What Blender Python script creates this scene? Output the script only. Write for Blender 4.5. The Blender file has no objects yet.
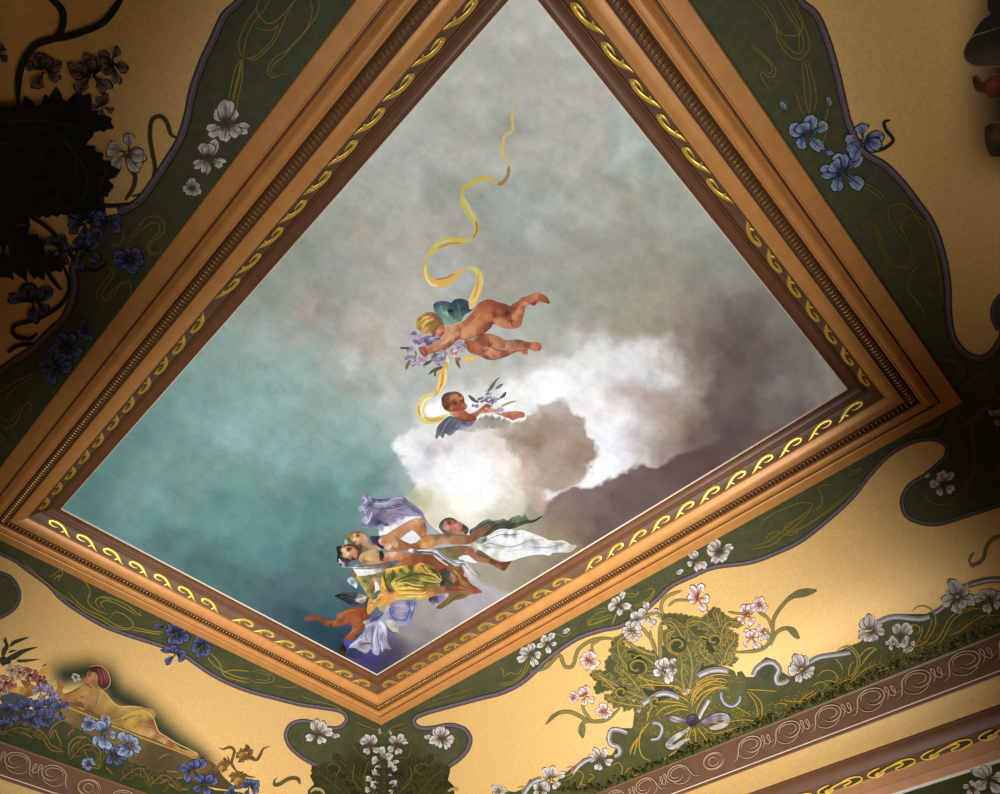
import bpy, math, random
import numpy as np
from mathutils import Matrix, Vector
from mathutils.geometry import delaunay_2d_cdt
sc = bpy.context.scene
C = sc.collection
H = 3.3            # painting hangs this far above the camera
CZ = 1.5           # camera height
F = 635.0
def _rot(rx, ry, rz):
    cx,sx,cy,sy,cz,sz = math.cos(rx),math.sin(rx),math.cos(ry),math.sin(ry),math.cos(rz),math.sin(rz)
    return np.array([[cz,-sz,0],[sz,cz,0],[0,0,1]])@np.array([[cy,0,sy],[0,1,0],[-sy,0,cy]])@np.array([[1,0,0],[0,cx,-sx],[0,sx,cx]])
RM = _rot(2.5247,-.0073,.7718)
X0,X1,Y0,Y1 = -1.4107,-.0111,.0459,.9453      # painting edges, in units of H
FW = .1405                                     # width of the moulded frame
ZP, ZC = .999, .964                            # painting, ceiling ground
CX,CY,HX,HY = (X0+X1)/2,(Y0+Y1)/2,(X1-X0)/2+FW,(Y1-Y0)/2+FW
# section of cove and cornice: distance out from the frame, height
_a = np.linspace(0,1,40)
COVE = [(.334*math.sin(a*math.pi/2), .964-.233*(1-math.cos(a*math.pi/2))) for a in _a]
CORN = [(.337,.722),(.345,.672),(.3465,.665),(.350,.655),(.358,.640),(.366,.631),(.376,.622),(.3865,.614),(.389,.611),(.4005,.600),(.402,.597),(.4085,.580),(.412,.567),(.414,.564),(.4145,.30)]
PROF = np.array(COVE+CORN)
def zprof(d): return np.interp(d, PROF[:,0], PROF[:,1])
def dist(x, y): return np.maximum(np.abs(x-CX)-HX, np.abs(y-CY)-HY)
def rays(p):
    p = np.atleast_2d(np.array(p,float))
    v = np.stack([p[:,0]-500, 397-p[:,1], -F*np.ones(len(p))],-1)
    w = v@RM.T
    return w/w[:,2:3]
def on_painting(p, layer=1):
    r = rays(p)*(ZP)
    P = r*H; P[:,2] += CZ - layer*.0004
    return P
def on_mural(p, layer=1, step=.0010):
    r = rays(p)
    lo = np.full(len(r),.2); hi = np.full(len(r),1.1)
    for _ in range(34):
        m = (lo+hi)/2
        f = m - zprof(dist(r[:,0]*m, r[:,1]*m))
        hi = np.where(f>0,m,hi); lo = np.where(f>0,lo,m)
    q = r*((lo+hi)/2)[:,None]
    d = dist(q[:,0],q[:,1]); e=.004
    s = (zprof(d+e)-zprof(np.maximum(d-e,-.1)))/(2*e)
    n = np.zeros_like(q)
    ax = (np.abs(q[:,0]-CX)-HX) > (np.abs(q[:,1]-CY)-HY)
    n[:,0] = np.where(ax, s*np.sign(q[:,0]-CX), 0)
    n[:,1] = np.where(ax, 0, s*np.sign(q[:,1]-CY))
    n[:,2] = -1
    n /= np.linalg.norm(n,axis=1)[:,None]
    P = q*H; P[:,2] += CZ
    return P + n*(layer*step)
# ---------------------------------------------------------------- colours
def lin(c):
    c = np.asarray(c,float)
    return np.where(c<=.04045, c/12.92, ((c+.055)/1.055)**2.4)
def hx(s):
    return np.array([int(s[i:i+2],16)/255 for i in (0,2,4)])
def node_mat(name, col=None, rough=.6, metal=0, spec=.4, attr=False, n_scale=18, n_amt=.12, bump=0, stretch=None, gain=1, emis=None):
    m = bpy.data.materials.new(name); m.use_nodes = True
    nt = m.node_tree; b = nt.nodes['Principled BSDF']
    b.inputs['Roughness'].default_value = rough; b.inputs['Metallic'].default_value = metal
    b.inputs['Specular IOR Level'].default_value = spec
    if attr:
        a = nt.nodes.new('ShaderNodeVertexColor'); a.layer_name = 'Col'; src = a.outputs['Color']
    else:
        a = nt.nodes.new('ShaderNodeRGB'); a.outputs[0].default_value = (*lin(col),1); src = a.outputs[0]
    tc = nt.nodes.new('ShaderNodeTexCoord'); mp = nt.nodes.new('ShaderNodeMapping')
    nt.links.new(tc.outputs['Object'], mp.inputs[0])
    if stretch: mp.inputs['Scale'].default_value = stretch
    n = nt.nodes.new('ShaderNodeTexNoise'); n.inputs['Scale'].default_value = n_scale; n.inputs['Detail'].default_value = 6; n.inputs['Roughness'].default_value=.65
    nt.links.new(mp.outputs[0], n.inputs['Vector'])
    r = nt.nodes.new('ShaderNodeMapRange'); r.inputs[1].default_value=.25; r.inputs[2].default_value=.75
    r.inputs[3].default_value = (1-n_amt)*gain; r.inputs[4].default_value = (1+n_amt)*gain
    nt.links.new(n.outputs['Fac'], r.inputs[0])
    mx = nt.nodes.new('ShaderNodeVectorMath'); mx.operation='SCALE'
    nt.links.new(src, mx.inputs[0]); nt.links.new(r.outputs[0], mx.inputs['Scale'])
    nt.links.new(mx.outputs[0], b.inputs['Base Color'])
    if bump:
        bp = nt.nodes.new('ShaderNodeBump'); bp.inputs['Strength'].default_value = bump; bp.inputs['Distance'].default_value=.004
        nt.links.new(n.outputs['Fac'], bp.inputs['Height']); nt.links.new(bp.outputs[0], b.inputs['Normal'])
    return m
M = {}
M['oil'] = node_mat('oil_paint', attr=True, rough=.75, spec=.15, n_scale=26, n_amt=.05)
M['mural'] = node_mat('mural_paint', attr=True, rough=.6, spec=.3, n_scale=38, n_amt=.22)
M['line'] = node_mat('gold_line_paint', attr=True, rough=.5, spec=.4, metal=.1, n_scale=40, n_amt=.15)
M['gold'] = node_mat('gold_ground', attr=True, rough=.55, spec=.5, metal=.2, n_scale=55, n_amt=.13, bump=.2)
M['wood'] = node_mat('gilded_wood', hx('d09150'), rough=.42, spec=.5, metal=.15, n_scale=9, n_amt=.14)
M['dark'] = node_mat('brown_glazed_wood', hx('70492f'), rough=.45, spec=.5, n_scale=9, n_amt=.16)
M['mauve'] = node_mat('mauve_brown_paint', hx('6e4e3a'), rough=.5, spec=.4, n_scale=9, n_amt=.14)
M['tan'] = node_mat('tan_wood', hx('b98458'), rough=.5, spec=.4, n_scale=9, n_amt=.12)
M['gilt'] = node_mat('gilt_relief', hx('ffd868'), rough=.43, spec=.6, metal=.86, n_scale=60, n_amt=.2)
M['bead'] = node_mat('gilt_bead', hx('a87c48'), rough=.25, spec=.9, metal=.6, n_scale=60, n_amt=.2)
M['white'] = node_mat('cream_fillet', hx('f0e0cc'), rough=.5, n_scale=20, n_amt=.05)
M['green'] = node_mat('green_wall_paint', hx('3c4023'), rough=.7, spec=.2, n_scale=70, n_amt=.35)
M['plaster'] = node_mat('plaster', hx('c9bda6'), rough=.8, n_scale=10, n_amt=.04)
M['floor'] = node_mat('floor_wood', hx('7a5a3c'), rough=.5, n_scale=5, n_amt=.2)
# ---------------------------------------------------------------- mesh collecting
class Acc:
    def __init__(s): s.v=[]; s.f=[]; s.c=[]; s.mi=[]; s.mats=[]; s.n=0
    def add(s, V, Fc, col, mat):
        if mat not in s.mats: s.mats.append(mat)
        k = s.mats.index(mat)
        V = np.asarray(V,float); col = np.asarray(col,float)
        if col.ndim==1: col = np.tile(col,(len(V),1))
        s.v.append(V); s.c.append(col); s.f += [tuple(int(i)+s.n for i in f) for f in Fc]; s.mi += [k]*len(Fc); s.n += len(V)
    def build(s, name, parent=None, smooth=False):
        me = bpy.data.meshes.new(name)
        me.from_pydata(np.concatenate(s.v).tolist(), [], s.f)
        for m in s.mats: me.materials.append(M[m])
        me.polygons.foreach_set('material_index', s.mi)
        if smooth: me.polygons.foreach_set('use_smooth',[True]*len(s.f))
        a = me.color_attributes.new('Col','FLOAT_COLOR','POINT')
        cc = np.concatenate(s.c); cc = np.c_[cc,np.ones(len(cc))]
        a.data.foreach_set('color', cc.ravel())
        me.update()
        return link(name, me, parent)
def link(name, me, parent=None):
    o = bpy.data.objects.new(name, me); C.objects.link(o)
    if parent is not None:
        o.parent = parent
        if parent.type=='EMPTY': o.matrix_parent_inverse = Matrix.Translation(parent.location).inverted()
    return o
def tag(o, label=None, cat=None, kind=None, group=None):
    for k,v in (('label',label),('category',cat),('kind',kind),('group',group)):
        if v: o[k] = v
    return o
def vnoise(x, y, seed):
    rs = np.random.RandomState(seed); T = rs.rand(257,257)
    xi=np.floor(x).astype(int); yi=np.floor(y).astype(int); fx=x-xi; fy=y-yi
    fx=fx*fx*(3-2*fx); fy=fy*fy*(3-2*fy); a=xi&255; b=yi&255
    return (T[a,b]*(1-fx)+T[a+1,b]*fx)*(1-fy)+(T[a,b+1]*(1-fx)+T[a+1,b+1]*fx)*fy
def fbm(x, y, seed, o=5):
    s=0; amp=.5; t=0
    for i in range(o):
        s=s+amp*vnoise(x*2**i+37.1*i+900, y*2**i+11.7*i+900, seed+i); t+=amp; amp*=.55
    return s/t-.5
# ---------------------------------------------------------------- drawing helpers (points measured on the photo are cast onto the real surface)
def smooth_line(pts, closed=False, n=6):
    P = np.array(pts,float)
    if len(P)<3: return P if not closed else P
    out=[]; N=len(P)
    rng = range(N if closed else N-1)
    for i in rng:
        if closed: a,b,c,d = P[(i-1)%N],P[i],P[(i+1)%N],P[(i+2)%N]
        else: a,b,c,d = P[max(i-1,0)],P[i],P[i+1],P[min(i+2,N-1)]
        L = np.linalg.norm(c[:2]-b[:2]); k = max(2,min(n,int(L/2)+1))
        for t in np.arange(k)/k:
            out.append(.5*((2*b)+(c-a)*t+(2*a-5*b+4*c-d)*t*t+(3*b-a-3*c+d)*t**3))
    if not closed: out.append(P[-1])
    return np.array(out)
def stroke(A, pts, w, col, surf, layer, mat='line', taper=(1,1), smooth=True, n=6):
    """pts: (x,y) or (x,y,w)"""
    P = np.array(pts,float)
    if P.shape[1]==2: P = np.c_[P, np.full(len(P),w)]
    if smooth: P = smooth_line(P, n=n)
    if len(P)<2: return
    xy = P[:,:2]; T = np.gradient(xy,axis=0); T /= np.linalg.norm(T,axis=1)[:,None]+1e-9
    Nn = np.c_[-T[:,1],T[:,0]]
    t = np.linspace(0,1,len(P))
    k = np.interp(t,[0,.15,.85,1],[taper[0],1,1,taper[1]])
    hw = (np.maximum(P[:,2],.05)/2*k)[:,None]
    V = surf(np.concatenate([xy+Nn*hw, xy-Nn*hw]), layer)
    m = len(P)
    Fc = [(i,i+1,m+i+1,m+i) for i in range(m-1)]
    A.add(V,Fc,lin(col) if not isinstance(col,str) else lin(hx(col)),mat)
def inside(px, py, poly):
    r = np.zeros(len(px),bool); x1,y1 = poly[-1]
    for x2,y2 in poly:
        c = ((y2>py)!=(y1>py)); 
        with np.errstate(divide='ignore',invalid='ignore'):
            xi = (x1-x2)*(py-y2)/((y1-y2) if y1!=y2 else 1e-9)+x2
        r ^= c & (px<xi); x1,y1 = x2,y2
    return r
def idw(px, py, samples, power=3., eps=.12):
    S = np.array([(s[0],s[1]) for s in samples],float); K = np.array([lin(hx(s[2])) for s in samples])
    acc = np.zeros((len(px),3)); ws = np.zeros(len(px))
    for (x,y),k in zip(S,K):
        w = 1/(((px-x)**2+(py-y)**2)+eps)**(power/2)
        acc += w[:,None]*k; ws += w
    return acc/ws[:,None]
def fill(A, pts, col, surf, layer, mat='mural', smooth=True, sp=None, power=3.5):
    """col: hex string or list of (x,y,hex)"""
    P = smooth_line(pts, True) if smooth else np.array(pts,float)
    # densify
    out=[]
    L = np.linalg.norm(P.max(0)-P.min(0))
    if sp is None: sp = max(1.6, min(6, L/14))
    for i in range(len(P)):
        a=P[i]; b=P[(i+1)%len(P)]; k=max(1,int(np.linalg.norm(b-a)/sp))
        for j in range(k): out.append(a+(b-a)*j/k)
    P=np.array(out); keep=[0]
    for i in range(1,len(P)):
        if np.linalg.norm(P[i]-P[keep[-1]])>.12: keep.append(i)
    P=P[keep]
    gx,gy = np.meshgrid(np.arange(P[:,0].min(),P[:,0].max(),sp),np.arange(P[:,1].min(),P[:,1].max(),sp))
    g = np.c_[gx.ravel(),gy.ravel()]; g = g[inside(g[:,0],g[:,1],P)] if len(g) else g
    n=len(P)
    vs=[Vector(p) for p in P]+[Vector(p) for p in g]
    r = delaunay_2d_cdt(vs,[],[list(range(n))],1,1e-4)
    V2 = np.array([(v.x,v.y) for v in r[0]]); Fc=r[2]
    if len(V2)==0: return
    if isinstance(col,str): c = lin(hx(col))*(1+fbm(V2[:,0]/7,V2[:,1]/7,61,3)*.5)[:,None]
    else:
        wx=fbm(V2[:,0]/4,V2[:,1]/4,71,3)*3.4; wy=fbm(V2[:,0]/4,V2[:,1]/4,83,3)*3.4
        c = idw(V2[:,0]+wx,V2[:,1]+wy,col,power)*(1+fbm(V2[:,0]/2.2,V2[:,1]/2.2,91,2)*.22)[:,None]
    A.add(surf(V2,layer),Fc,c,mat)

WORLD = .055
LAMPS = [
 ('SPOT',(-.3,.05,-.40),(-1.16,1.02,.86),2300,(1,.985,.95),.22,82,1),
 ('SPOT',(.0,.12,-.4),(-.36,.36,1),420,(1,.99,.97),.3,54,.8),  # added unseen spot to brighten the top of the painting
 ('SPOT',(-.8,.25,-.3),(.22,.42,.9),190,(1,.97,.92),.3,46,1),  # added unseen fill spot for the upper right panel
]
SCROLL_SP = .0633
CALIB=False
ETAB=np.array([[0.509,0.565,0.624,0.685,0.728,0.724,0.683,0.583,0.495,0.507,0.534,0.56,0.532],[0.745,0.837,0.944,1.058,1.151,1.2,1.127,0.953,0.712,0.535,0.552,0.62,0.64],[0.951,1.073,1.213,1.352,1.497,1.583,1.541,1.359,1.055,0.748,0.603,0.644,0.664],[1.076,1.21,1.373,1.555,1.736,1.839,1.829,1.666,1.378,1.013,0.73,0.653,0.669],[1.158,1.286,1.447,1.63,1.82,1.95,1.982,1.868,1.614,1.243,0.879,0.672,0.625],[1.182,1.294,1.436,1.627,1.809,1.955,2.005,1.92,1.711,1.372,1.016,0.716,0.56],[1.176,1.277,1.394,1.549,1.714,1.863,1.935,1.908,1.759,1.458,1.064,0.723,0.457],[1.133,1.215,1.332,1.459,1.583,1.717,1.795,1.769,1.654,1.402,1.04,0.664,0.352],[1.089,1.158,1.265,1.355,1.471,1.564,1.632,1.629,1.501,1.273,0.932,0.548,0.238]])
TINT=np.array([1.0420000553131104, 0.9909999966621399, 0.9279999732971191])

# ================================================================ camera and lamps
cam = bpy.data.cameras.new('camera'); co = bpy.data.objects.new('camera', cam); C.objects.link(co)
cam.sensor_width = 36; cam.lens = F/1000*36; cam.clip_start=.05
co.matrix_world = Matrix([[*RM[0],0],[*RM[1],0],[*RM[2],CZ],[0,0,0,1]]); sc.camera = co
vs = sc.view_settings; vs.view_transform='Standard'; vs.look='None'; vs.gamma=1; vs.exposure=0; vs.use_curve_mapping=False
w = bpy.data.worlds.new('world'); sc.world = w; w.use_nodes=True
w.node_tree.nodes['Background'].inputs[0].default_value=(.9,.95,1,1); w.node_tree.nodes['Background'].inputs[1].default_value=WORLD
def lamp(kind, loc, tgt, power, col, size=.5, spot=None, blend=1):
    l = bpy.data.lights.new('lamp', kind); l.energy=power; l.color=col
    if kind=='AREA': l.shape='DISK'; l.size=size
    else: l.shadow_soft_size=size
    if spot: l.spot_size=math.radians(spot); l.spot_blend=blend
    o = bpy.data.objects.new(kind.lower()+'_lamp', l); C.objects.link(o)
    o.location=[loc[0]*H,loc[1]*H,CZ+loc[2]*H]
    t=Vector((tgt[0]*H,tgt[1]*H,CZ+tgt[2]*H)); o.rotation_euler=(t-o.location).to_track_quat('-Z','Y').to_euler()
    return o
for a in LAMPS: lamp(*a)
# ================================================================ room shell
OUT = .4145
def rect(d, z):
    return [((CX-HX-d)*H,(CY-HY-d)*H,CZ+z*H),((CX+HX+d)*H,(CY-HY-d)*H,CZ+z*H),((CX+HX+d)*H,(CY+HY+d)*H,CZ+z*H),((CX-HX-d)*H,(CY+HY+d)*H,CZ+z*H)]
def quad(name, V, m, kind='structure', th=None):
    A=Acc(); A.add(V,[(0,1,2,3)],(1,1,1),m); o=A.build(name); 
    if kind: o['kind']=kind
    return o
def box(A, lo, hi, m):
    x0,y0,z0=lo; x1,y1,z1=hi
    V=[(x0,y0,z0),(x1,y0,z0),(x1,y1,z0),(x0,y1,z0),(x0,y0,z1),(x1,y0,z1),(x1,y1,z1),(x0,y1,z1)]
    A.add(V,[(0,1,2,3),(4,5,6,7),(0,1,5,4),(1,2,6,5),(2,3,7,6),(3,0,4,7)],(1,1,1),m)
ZW = CZ+.60*H
xa,xb,ya,yb=(CX-HX-OUT)*H,(CX+HX+OUT)*H,(CY-HY-OUT)*H,(CY+HY+OUT)*H
def wall(name, lo, hi):
    A=Acc(); box(A,lo,hi,'plaster'); o=A.build(name); o['kind']='structure'; return o
wall('wall_front',(xa-.2,yb,0),(xb+.2,yb+.2,ZW)); wall('wall_back',(xa-.2,ya-.2,0),(xb+.2,ya,ZW))
wall('wall_left',(xa-.2,ya,0),(xa,yb,ZW)); wall('wall_right',(xb,ya,0),(xb+.2,yb,ZW))
A=Acc(); box(A,(xa-.2,ya-.2,-.1),(xb+.2,yb+.2,0),'floor'); A.build('floor')['kind']='structure'
A=Acc(); box(A,(xa-.2,ya-.2,CZ+1.02*H),(xb+.2,yb+.2,CZ+1.02*H+.1),'plaster'); A.build('ceiling')['kind']='structure'
# ---- sections swept along one side of the room (mitred)
SIDES = ['near_left','far_right','near_right','far_left']
def side_pt(side, d, z, t):
    """side 0: y=min (A), 1: y=max (C), 2: x=max (B), 3: x=min (D); d measured from the outer frame edge; t 0..1 along"""
    if side==0: return ((CX-HX-d)+(2*(HX+d))*t, CY-HY-d, z)
    if side==1: return ((CX-HX-d)+(2*(HX+d))*t, CY+HY+d, z)
    if side==2: return (CX+HX+d, (CY-HY-d)+(2*(HY+d))*t, z)
    return (CX-HX-d, (CY-HY-d)+(2*(HY+d))*t, z)
def sweep(A, side, prof, mat, nt=1, col=(1,1,1)):
    V=[]; 
    for d,z in prof:
        for j in range(nt+1):
            p=side_pt(side,d,z,j/nt); V.append((p[0]*H,p[1]*H,CZ+p[2]*H))
    k=nt+1
    Fc=[(i*k+j,i*k+j+1,(i+1)*k+j+1,(i+1)*k+j) for i in range(len(prof)-1) for j in range(nt)]
    A.add(V,Fc,col,mat)
def arc(d0,z0,d1,z1,b,n=8):
    """bulge b towards the room (down) between two section points"""
    return [(d0+(d1-d0)*i/n, z0+(z1-z0)*i/n - b*math.sin(math.pi*i/n)) for i in range(n+1)]
# ================================================================ moulded frame
frame = link('ceiling_frame', None); frame.empty_display_size=.2
frame.location=(CX*H,CY*H,CZ+ZC*H)
tag(frame,'rectangular moulded gilt wood frame around the sky painting','picture frame')
def fp(l): return [(d-FW,z) for d,z in l]
FP_DARK = fp([(.0012,.9985)]+arc(.0015,.9955,.019,.9935,-.0035)+[(.0195,.9945)]+arc(.0198,.9915,.0215,.991,.0006,4)+[(.0220,.9935)]+arc(.0222,.9895,.0242,.9885,.0006,4)+[(.0250,.9915),(.0258,.990)])
FP_MAUVE = fp([(.0258,.990)]+arc(.0262,.987,.0398,.971,-.002)+[(.0400,.9750),(.0408,.9750)])
FP_ROUND = fp([(.0408,.9750),(.0410,.9700)]+arc(.0412,.968,.0630,.9575,.0035,12)+[(.0640,.9590)])
FP_CHAN = fp([(.0640,.959),(.0645,.9660),(.0662,.9660),(.0665,.9620),(.0825,.9600),(.0828,.9645),(.0836,.9645),(.0838,.957)])
FP_OGEE = fp([(.0838,.957)]+arc(.0840,.953,.0865,.952,.0008,4)+arc(.087,.9530,.103,.9555,.004,8)+[(.1075,.9585)])
FP_GRV = fp([(.1075,.9585),(.1085,.9650),(.1105,.9650),(.1110,.959)])
FP_FLAT = fp([(.1110,.959)]+arc(.1112,.9575,.1135,.9565,.001,4)+[(.1145,.9575),(.1385,.9575),(.1402,.9590)])
FP_EDGE = fp([(.1402,.9590),(.1405,.967)])
def bead(A, c, r, ax, mat):
    nu,nv=7,5; V=[];
    for i in range(nv+1):
        ph=math.pi*i/nv
        for j in range(nu):
            th=2*math.pi*j/nu
            V.append((c[0]+r[0]*math.sin(ph)*math.cos(th),c[1]+r[1]*math.sin(ph)*math.sin(th),c[2]+r[2]*math.cos(ph)))
    Fc=[(i*nu+j,i*nu+(j+1)%nu,(i+1)*nu+(j+1)%nu,(i+1)*nu+j) for i in range(nv) for j in range(nu)]
    A.add(V,Fc,(1,1,1),mat)
def relief(A, side, u0, v_map, path, wid, mat, flip=1, hgt=.5, ns=5):
    """raised half-round strand; path in local (u,v); v_map(v)->(d,z,n_d,n_z); u0 absolute along the side"""
    P=smooth_line([(p[0],p[1],p[2]) for p in path],n=5); m=len(P)
    xy=P[:,:2]; T=np.gradient(xy,axis=0); T/=np.linalg.norm(T,axis=1)[:,None]+1e-9; Nn=np.c_[-T[:,1],T[:,0]]
    V=[]
    for i in range(m):
        for j in range(ns):
            a=math.pi*j/(ns-1); off=math.cos(a)*P[i,2]*wid/2; h=math.sin(a)*P[i,2]*wid*hgt
            u=xy[i,0]+Nn[i,0]*off; v=xy[i,1]+Nn[i,1]*off
            d,z,nd,nz=v_map(v); d+=nd*(h+.0002); z+=nz*(h+.0002); uu=u0+flip*u
            if side==0: p=(uu,CY-HY-d,z)
            elif side==1: p=(uu,CY+HY+d,z)
            elif side==2: p=(CX+HX+d,uu,z)
            else: p=(CX-HX-d,uu,z)
            V.append((p[0]*H,p[1]*H,CZ+p[2]*H))
    Fc=[(i*ns+j,i*ns+j+1,(i+1)*ns+j+1,(i+1)*ns+j) for i in range(m-1) for j in range(ns-1)]
    A.add(V,Fc,(1,1,1),mat)
def band_map(d0,z0,d1,z1,half):
    """v in [-half,half]: +v towards d0 (inner/upper edge)"""
    L=math.hypot(d1-d0,z1-z0); nd,nz=(z1-z0)/L,-(d1-d0)/L
    def f(v):
        t=.5-v/(2*half); return d0+(d1-d0)*t, z0+(z1-z0)*t, nd, nz
    return f,L
wave = [[(-.56,-.62,.06),(-.44,-.46,.20),(-.30,-.16,.36),(-.12,.22,.36),(.10,.44,.34),(.32,.40,.36),(.44,.14,.34),(.36,-.16,.22),(.18,-.26,.14),(.05,-.14,.08)],
        [(-.30,-.1,.22),(-.20,-.34,.24),(-.14,-.6,.06)]]
for s in range(4):
    A=Acc()
    for pr,m in ((FP_DARK,'dark'),(FP_MAUVE,'mauve'),(FP_ROUND,'wood'),(FP_OGEE,'wood'),(FP_GRV,'dark'),(FP_FLAT,'wood'),(FP_EDGE,'dark')): sweep(A,s,pr,m,8)
    sweep(A,s,fp([(.0000,.9992),(.0000,.9968),(.0014,.9962),(.0018,.9975)]) if s in (1,3) else fp([(.0,.9992),(.0,.9972),(.0016,.9972)]),'white',1)
    rail=A.build('frame_rail',frame,smooth=False)
    A=Acc(); sweep(A,s,FP_CHAN[:2],'dark',1); sweep(A,s,FP_CHAN[1:-2],'mauve',1); sweep(A,s,FP_CHAN[-3:],'dark',1)
    d=.0747-FW; L=2*(HX+d) if s<2 else 2*(HY+d); n=int(L/.0083)
    for i in range(n):
        t=(i+.5)/n; p=side_pt(s,d,.9590,t)
        r=(.0027,.0080,.0050) if s<2 else (.0080,.0027,.0050)
        bead(A,(p[0]*H,p[1]*H,CZ+p[2]*H),[q*H for q in r],0,'bead')
    A.build('bead_moulding',rail,smooth=True)
    f,Lb=band_map(.0268-FW,.9855,.0392-FW,.9715,.5)
    sp=SCROLL_SP; half=(HX if s<2 else HY)-FW+.018; c=(CX if s<2 else CY)
    us=[c+g*(.049+sp*i) for g in (-1,1) for i in range(int((half-.049)/sp)+1)]
    for u in us:
        A=Acc()
        fl = 1 if u>c else -1
        for pth in wave:
            # strand widths in section units: local v runs -.5...5 over the band
            P=[(a*sp*.86, b*Lb*.78, w_) for a,b,w_ in pth]
            f2=lambda v: f(v/Lb)
            relief(A,s,u,f2,P,Lb*1.25,'gilt',fl,hgt=.2)
        A.build('gilt_scroll',rail,smooth=True)

# ================================================================ painted cove and cornice
def arclen(pr):
    o=[0.]
    for a,b in zip(pr,pr[1:]): o.append(o[-1]+math.hypot(b[0]-a[0],b[1]-a[1]))
    return o
PANEL=[]
GOLDC=lin(hx('f3c880'))
COVE_FINE=[(.334*math.sin(a*math.pi/2), .964-.233*(1-math.cos(a*math.pi/2))) for a in np.linspace(0,1,80)]
plabels=['painted cove panel with dark leaf spray, upper left beside the frame','painted cove panel with white irises and a grey ribbon knot, lower right','painted cove panel with pale blue irises, upper right beside the frame','painted cove panel with a reclining woman, lower left beneath the frame']
def goldshade(o):
    me=o.data; n=len(me.vertices); co=np.empty(n*3); me.vertices.foreach_get('co',co); V=co.reshape(-1,3)
    c=(V-np.array([0,0,CZ]))@RM; z=np.minimum(c[:,2],-1e-3); px=500+c[:,0]/-z*F; py=397-c[:,1]/-z*F
    ok=c[:,2]<-.2
    col=np.tile(GOLDC,(n,1))
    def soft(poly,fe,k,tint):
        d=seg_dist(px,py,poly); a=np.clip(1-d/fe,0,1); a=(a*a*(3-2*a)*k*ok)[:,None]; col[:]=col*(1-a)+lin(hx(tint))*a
    # dark painted grounds behind the woman and the right edge figure
    soft([(60,672),(85,668),(104,672),(116,690),(140,704),(160,722),(175,738),(195,755),(208,768)],26,.75,'6c5a2c')
    soft([(66,676),(90,672),(106,680),(116,696),(138,708),(158,728),(176,744),(200,760)],17,1,'26331e')
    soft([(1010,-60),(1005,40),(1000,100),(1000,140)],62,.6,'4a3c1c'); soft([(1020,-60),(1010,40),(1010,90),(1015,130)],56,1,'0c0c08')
    soft([(-40,-40),(-30,120),(-30,300)],60,.7,'2a3a3c')  # vignette shade of the top left corner painted into the gold
    a=me.color_attributes['Col']; a.data.foreach_set('color',np.c_[col,np.ones(n)].ravel())
def seg_dist(px,py,P):
    d=np.full(len(px),1e9); P=np.array(P,float)
    for a,b in zip(P[:-1],P[1:]):
        ab=b-a; t=np.clip(((px-a[0])*ab[0]+(py-a[1])*ab[1])/(ab@ab),0,1); d=np.minimum(d,np.hypot(px-a[0]-ab[0]*t,py-a[1]-ab[1]*t))
    return d
for s in range(4):
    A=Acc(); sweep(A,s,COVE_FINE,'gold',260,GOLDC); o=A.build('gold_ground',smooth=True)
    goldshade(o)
    p=link('mural_panel',None); p.location=Vector([q*H for q in side_pt(s,.15,.93,.5)])+Vector((0,0,CZ))
    tag(p,plabels[s],'wall painting'); 
    PANEL.append(p)
    o.parent=p; o.matrix_parent_inverse=Matrix.Translation(p.location).inverted()
def under(o,p):
    o.parent=p; o.matrix_parent_inverse=Matrix.Translation(p.location).inverted(); return o
for s in range(4):
    A=Acc()
    sweep(A,s,[(.334,.731),(.3358,.7285)],'dark',4); sweep(A,s,[(.3358,.7285),(.3361,.7285),(.3441,.6755)],'mauve',4)
    t=A.build('trim_%d'%(s+1)); t['kind']='structure'
    A=Acc(); sweep(A,s,[(.3441,.6755),(.3441,.6742),(.3444,.6738)],'white',1); sweep(A,s,[(.3444,.6738),(.3446,.6705),(.3465,.670),(.3475,.668)],'dark',1)
    sweep(A,s,arc(.3475,.668,.3625,.631,-.003),'gold',4,lin(hx('cda462')))
    A.build('trim_%d'%(s+5))['kind']='structure'
    A=Acc(); sweep(A,s,[(.3625,.631),(.368,.630)]+arc(.369,.629,.3865,.614,-.003),'dark',4)
    sweep(A,s,[(.3865,.614),(.388,.6115),(.4005,.600)],'mauve',4)
    sweep(A,s,[(.4005,.600),(.403,.597),(.4058,.5835),(.4052,.582),(.406,.581),(.4105,.5685)],'tan',4)
    sweep(A,s,[(.4105,.5685),(.412,.5675),(.4125,.5655),(.4145,.5645)],'white',4)
    A.build('trim_%d'%(s+9))['kind']='structure'
    A=Acc(); sweep(A,s,[(.4143,.565),(.4143,.32)],'green',4)
    o=A.build('trim_%d'%(s+13)); o['kind']='structure'

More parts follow.
